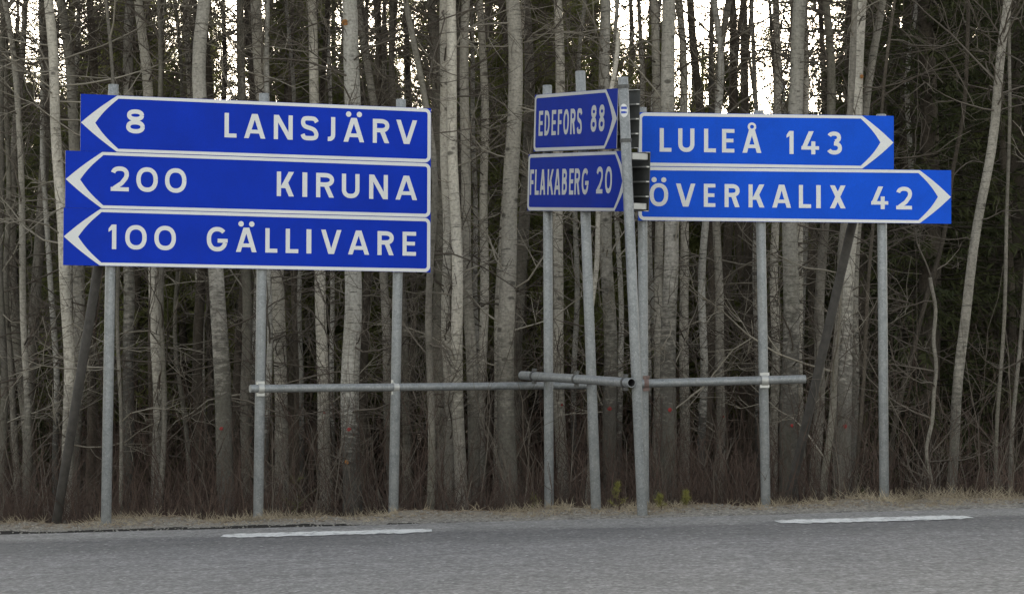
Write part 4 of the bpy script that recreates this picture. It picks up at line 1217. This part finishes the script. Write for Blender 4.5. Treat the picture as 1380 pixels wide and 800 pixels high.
for i in range(150):
    y = 41 + 66 * (i / 150) + rr.uniform(-1.5, 1.5); u = rr.uniform(-0.21, 0.21)
    s = rr.uniform(0.5, 0.78)
    if y > 62: s = rr.uniform(0.72, 1.08)
    s *= thin(u)
    if u > 0.14: s *= 1.4
    spots_s.append((u * y, y, s))
for i in range(44):                                      # the far end of the wood, low on the horizon
    y = rr.uniform(96, 128); u = -0.23 + 0.46 * (i + rr.random()) / 44
    spots_s.append((u * y, y, rr.uniform(0.6, 0.75)))
for i in range(56):
    y = 36 + 50 * (i / 56) + rr.uniform(-1.5, 1.5); u = rr.choice((-1, 1)) * rr.uniform(0.21, 0.36)
    spots_s.append((u * y, y, rr.uniform(0.75, 1.15)))
place(spr, spots_s, 'dark spruce in the deep background of the wood', 'spruces in the background', set())

# ------------------------------------------------------------------ undergrowth
def brush(name, n, ylo, yhi, hmin, hmax, mat, seed, label, rad=0.0045):
    r = np.random.default_rng(seed)
    t = ylo + (yhi - ylo) * r.random(n) ** 1.2
    s = r.uniform(-8.5, 9.5, n) * (1 + (t - 1) * 0.035)
    s0 = 0.5 * (S0 + EB.x * rdir.x + EB.y * rdir.y)
    s = s + s0
    x = s * rdir.x + (t + C0) * rn.x; y = s * rdir.y + (t + C0) * rn.y
    base = np.stack([x, y, ground_z(x, y) - 0.03], -1)
    patch = 0.75 + 0.3 * np.sin(s * 1.3 + seed) + 0.25 * np.sin(s * 2.9 + t * 0.7 + 2 * seed)
    h = r.uniform(hmin, hmax, n) * (0.5 + 0.5 * r.random(n)) * np.clip(0.45 + t / 7.0, 0.45, 1.25) * np.clip(patch, 0.35, 1.3)
    d = np.stack([r.normal(0, 0.28, n), r.normal(0, 0.28, n), np.ones(n)], -1)
    P1 = limb_paths(base, d, h, 6, 0.13, 0.04, r)
    rb = rad * (0.6 + 0.8 * r.random(n)) * (0.6 + 0.4 * h / hmax)
    v1, f1 = tubes(P1, rb[:, None] * np.linspace(1, 0.4, 6)[None], 3)
    m = 4; bi = np.repeat(np.arange(n), m); k = r.integers(1, 5, n * m)
    b2 = P1[bi, k]; par = P1[bi, k + 1] - P1[bi, k]; par /= np.linalg.norm(par, axis=1, keepdims=True)
    d2 = perp_dirs(par, np.radians(r.uniform(20, 60, n * m)), r)
    P2 = limb_paths(b2, d2, h[bi] * r.uniform(0.15, 0.45, n * m), 4, 0.2, 0.06, r)
    v2, f2 = tubes(P2, (rb[bi] * 0.6)[:, None] * np.linspace(1, 0.6, 4)[None], 3)
    V = np.concatenate([v1, v2]); Fq = np.concatenate([f1, f2 + len(v1)])
    return tag(link(name, np_mesh(name, V, Fq, mat, False)), label, 'undergrowth', kind='stuff')
brush('undergrowth', 7600, 1.7, 9.0, 0.3, 1.3, M['brush'], 5, 'tangle of bare brown brushwood at the foot of the trees')
brush('undergrowth', 2400, 6.0, 26.0, 0.8, 2.6, M['brush'], 6, 'taller bare brushwood deeper among the trunks', 0.006)
brush('undergrowth', 520, 1.7, 7.0, 1.0, 3.0, M['twig'], 8, 'scattered grey whips of young growth in front of the trunks', 0.006)

brush('undergrowth', 1300, 2.0, 8.0, 0.9, 2.3, M['brush'], 9, 'tall thin reddish-brown whips standing among the tree feet', 0.005)

# ---- verge: dry grass, fallen leaves, pebbles
def verge_pts(n, t0, t1, r, pw=1.0):
    s0 = 0.5 * (S0 + EB.x * rdir.x + EB.y * rdir.y)
    s = r.uniform(-6.5, 7.5, n) + s0; t = t0 + (t1 - t0) * r.random(n) ** pw
    x = s * rdir.x + (t + C0) * rn.x; y = s * rdir.y + (t + C0) * rn.y
    return np.stack([x, y, ground_z(x, y)], -1), s - s0, t
def grass():
    r = np.random.default_rng(31)
    c, s, t = verge_pts(2600, 0.35, 2.6, r, 0.75)
    keep = (np.sin(s * 2.1) + np.sin(s * 5.3 + 1.3) + r.normal(0, 1.0, len(s)) + np.where(s > 3.5, 0.9, 0) + 0.6 * (t - 1.0)) > 0.1
    c, s, t = c[keep], s[keep], t[keep]
    m = 9; ci = np.repeat(np.arange(len(c)), m)
    b = c[ci] + np.concatenate([r.normal(0, 0.03, (len(ci), 2)), np.zeros((len(ci), 1))], 1)
    L = r.uniform(0.025, 0.09, len(ci)) * np.where(s[ci] > 2.6, 1.5, 1.0) * np.clip(t[ci], 0.5, 1.3)
    az = r.uniform(0, 6.28, len(ci)); el = r.uniform(0.15, 1.25, len(ci))
    d = np.stack([np.cos(az) * np.cos(el), np.sin(az) * np.cos(el), np.sin(el)], -1)
    P1 = limb_paths(b, d, L, 3, 0.12, -0.15, r)
    v, f = tubes(P1, np.full(len(b), 0.0024)[:, None] * np.array([1, 0.8, 0.3])[None], 3)
    return link('dry_grass', np_mesh('dry_grass', v, f, M['straw']))
tag(grass(), 'short straw-coloured dry grass along the road verge', 'grass', kind='stuff')
def litter(name, n, t0, t1, size, mat, seed, label, cat, thick=0.4):
    r = np.random.default_rng(seed)
    c, s, t = verge_pts(n, t0, t1, r)
    a = r.uniform(0, 6.28, n); sz = size * r.uniform(0.4, 1.3, n)
    oct_v = np.array([(1, 0, 0), (0.1, 1, 0), (-1, 0.1, 0), (0, -1, 0), (0.1, 0, 1), (0, 0.1, -0.6)])
    oct_f = np.array([(0, 1, 4), (1, 2, 4), (2, 3, 4), (3, 0, 4), (1, 0, 5), (2, 1, 5), (3, 2, 5), (0, 3, 5)])
    V = np.repeat(oct_v[None], n, 0) * (0.75 + 0.5 * r.random((n, 6, 1))); V[..., 2] *= thick
    ca, sa = np.cos(a)[:, None], np.sin(a)[:, None]
    X = V[..., 0] * ca - V[..., 1] * sa; Y = V[..., 0] * sa + V[..., 1] * ca
    tl = r.normal(0, 0.3, (n, 1))
    V = np.stack([X, Y, V[..., 2] + X * tl], -1) * sz[:, None, None] + c[:, None, :] + np.array([0, 0, 1])[None, None] * (sz * 0.2)[:, None, None]
    Fq = (oct_f[None] + (np.arange(n) * 6)[:, None, None]).reshape(-1, 3)
    return tag(link(name, np_mesh(name, V.reshape(-1, 3), Fq, mat, False)), label, cat, kind='stuff')
M['stone'] = twig_mat('gravel_stones', (0.13, 0.12, 0.11), (0.36, 0.34, 0.31), 14)
litter('gravel', 4200, 0.14, 1.1, 0.012, M['stone'], 41, 'loose grey gravel along the asphalt edge', 'gravel', 0.6)
litter('leaf_litter', 3800, 0.45, 2.2, 0.022, M['leaf'], 42, 'brown dead leaves scattered on the verge', 'leaves', 0.12)

# ---- small green seedlings on the verge
def seedling(px, py, D, h, label, mat='needle_young', wide=0.5, n=70, seed=0):
    r = np.random.default_rng(400 + seed)
    p = P(px, py, D); base = Vector((p.x, p.y, float(ground_z(p.x, p.y))))
    o = empty('pine_seedling', base); tag(o, label, 'seedling', 'small conifer seedlings on the verge')
    z = np.linspace(-0.03, h, 6); path = np.stack([0.02 * np.sin(z * 9 + seed), 0.02 * np.cos(z * 7), z], -1)
    v, f = tubes(path[None], np.linspace(0.008, 0.003, 6)[None], 5)
    link('stem', np_mesh('stem', v, f, M['brush'], True), o)
    q = r.uniform(0.15, 1, 16); b = np.stack([0 * q, 0 * q, q * h], -1)
    az = r.uniform(0, 6.28, 16); el = r.uniform(0.2, 1.0, 16)
    d = np.stack([np.cos(az) * np.cos(el), np.sin(az) * np.cos(el), np.sin(el)], -1)
    P1 = limb_paths(b, d, h * wide * r.uniform(0.5, 1.1, 16) * (1.15 - q), 5, 0.1, 0.06, r)
    v, f = tubes(P1, np.full((16, 1), 0.004) * np.linspace(1, 0.5, 5)[None], 3)
    tag(link('branches', np_mesh('branches', v, f, M['brush'], False), o), kind='stuff')
    ci = r.integers(0, 16, n * 16); kk = r.integers(1, 5, n * 16)
    b2 = P1[ci, kk] + (P1[ci, kk - 1] - P1[ci, kk]) * r.random((n * 16, 1))
    d2 = r.normal(0, 1, (n * 16, 3)); d2[:, 2] += 0.6; d2 /= np.linalg.norm(d2, axis=1, keepdims=True)
    L2 = r.uniform(0.02, 0.055, n * 16)[:, None]
    side = np.cross(d2, r.normal(0, 1, d2.shape)); side /= np.linalg.norm(side, axis=1, keepdims=True)
    V = np.stack([b2 - side * 0.0016, b2 + d2 * L2, b2 + side * 0.0016], 1).reshape(-1, 3)
    tag(link('needles', np_mesh('needles', V, np.arange(n * 48).reshape(-1, 3), M[mat], False), o), kind='stuff')
seedling(832, 690, 25.5, 0.25, 'yellow-green pine seedling left of the front post of the middle sign', seed=1, wide=0.45, n=34)
seedling(889, 690, 25.5, 0.13, 'small yellow-green seedling just right of the front posts', seed=2, wide=0.7, n=40)
seedling(925, 690, 25.6, 0.13, 'low yellow-green seedling, the rightmost of the bright three', seed=3, wide=0.9, n=50)
seedling(398, 700, 27.6, 0.75, 'dull green seedling between the second and third posts of the left sign', 'needle_pine', 0.6, 55, 4)
seedling(720, 692, 26.8, 0.3, 'dull green seedling just left of the first post of the middle sign', 'needle_pine', 0.7, 40, 5)
seedling(1165, 690, 27.8, 0.5, 'dark green seedling just left of the rightmost post', 'needle_spruce', 0.6, 50, 6)
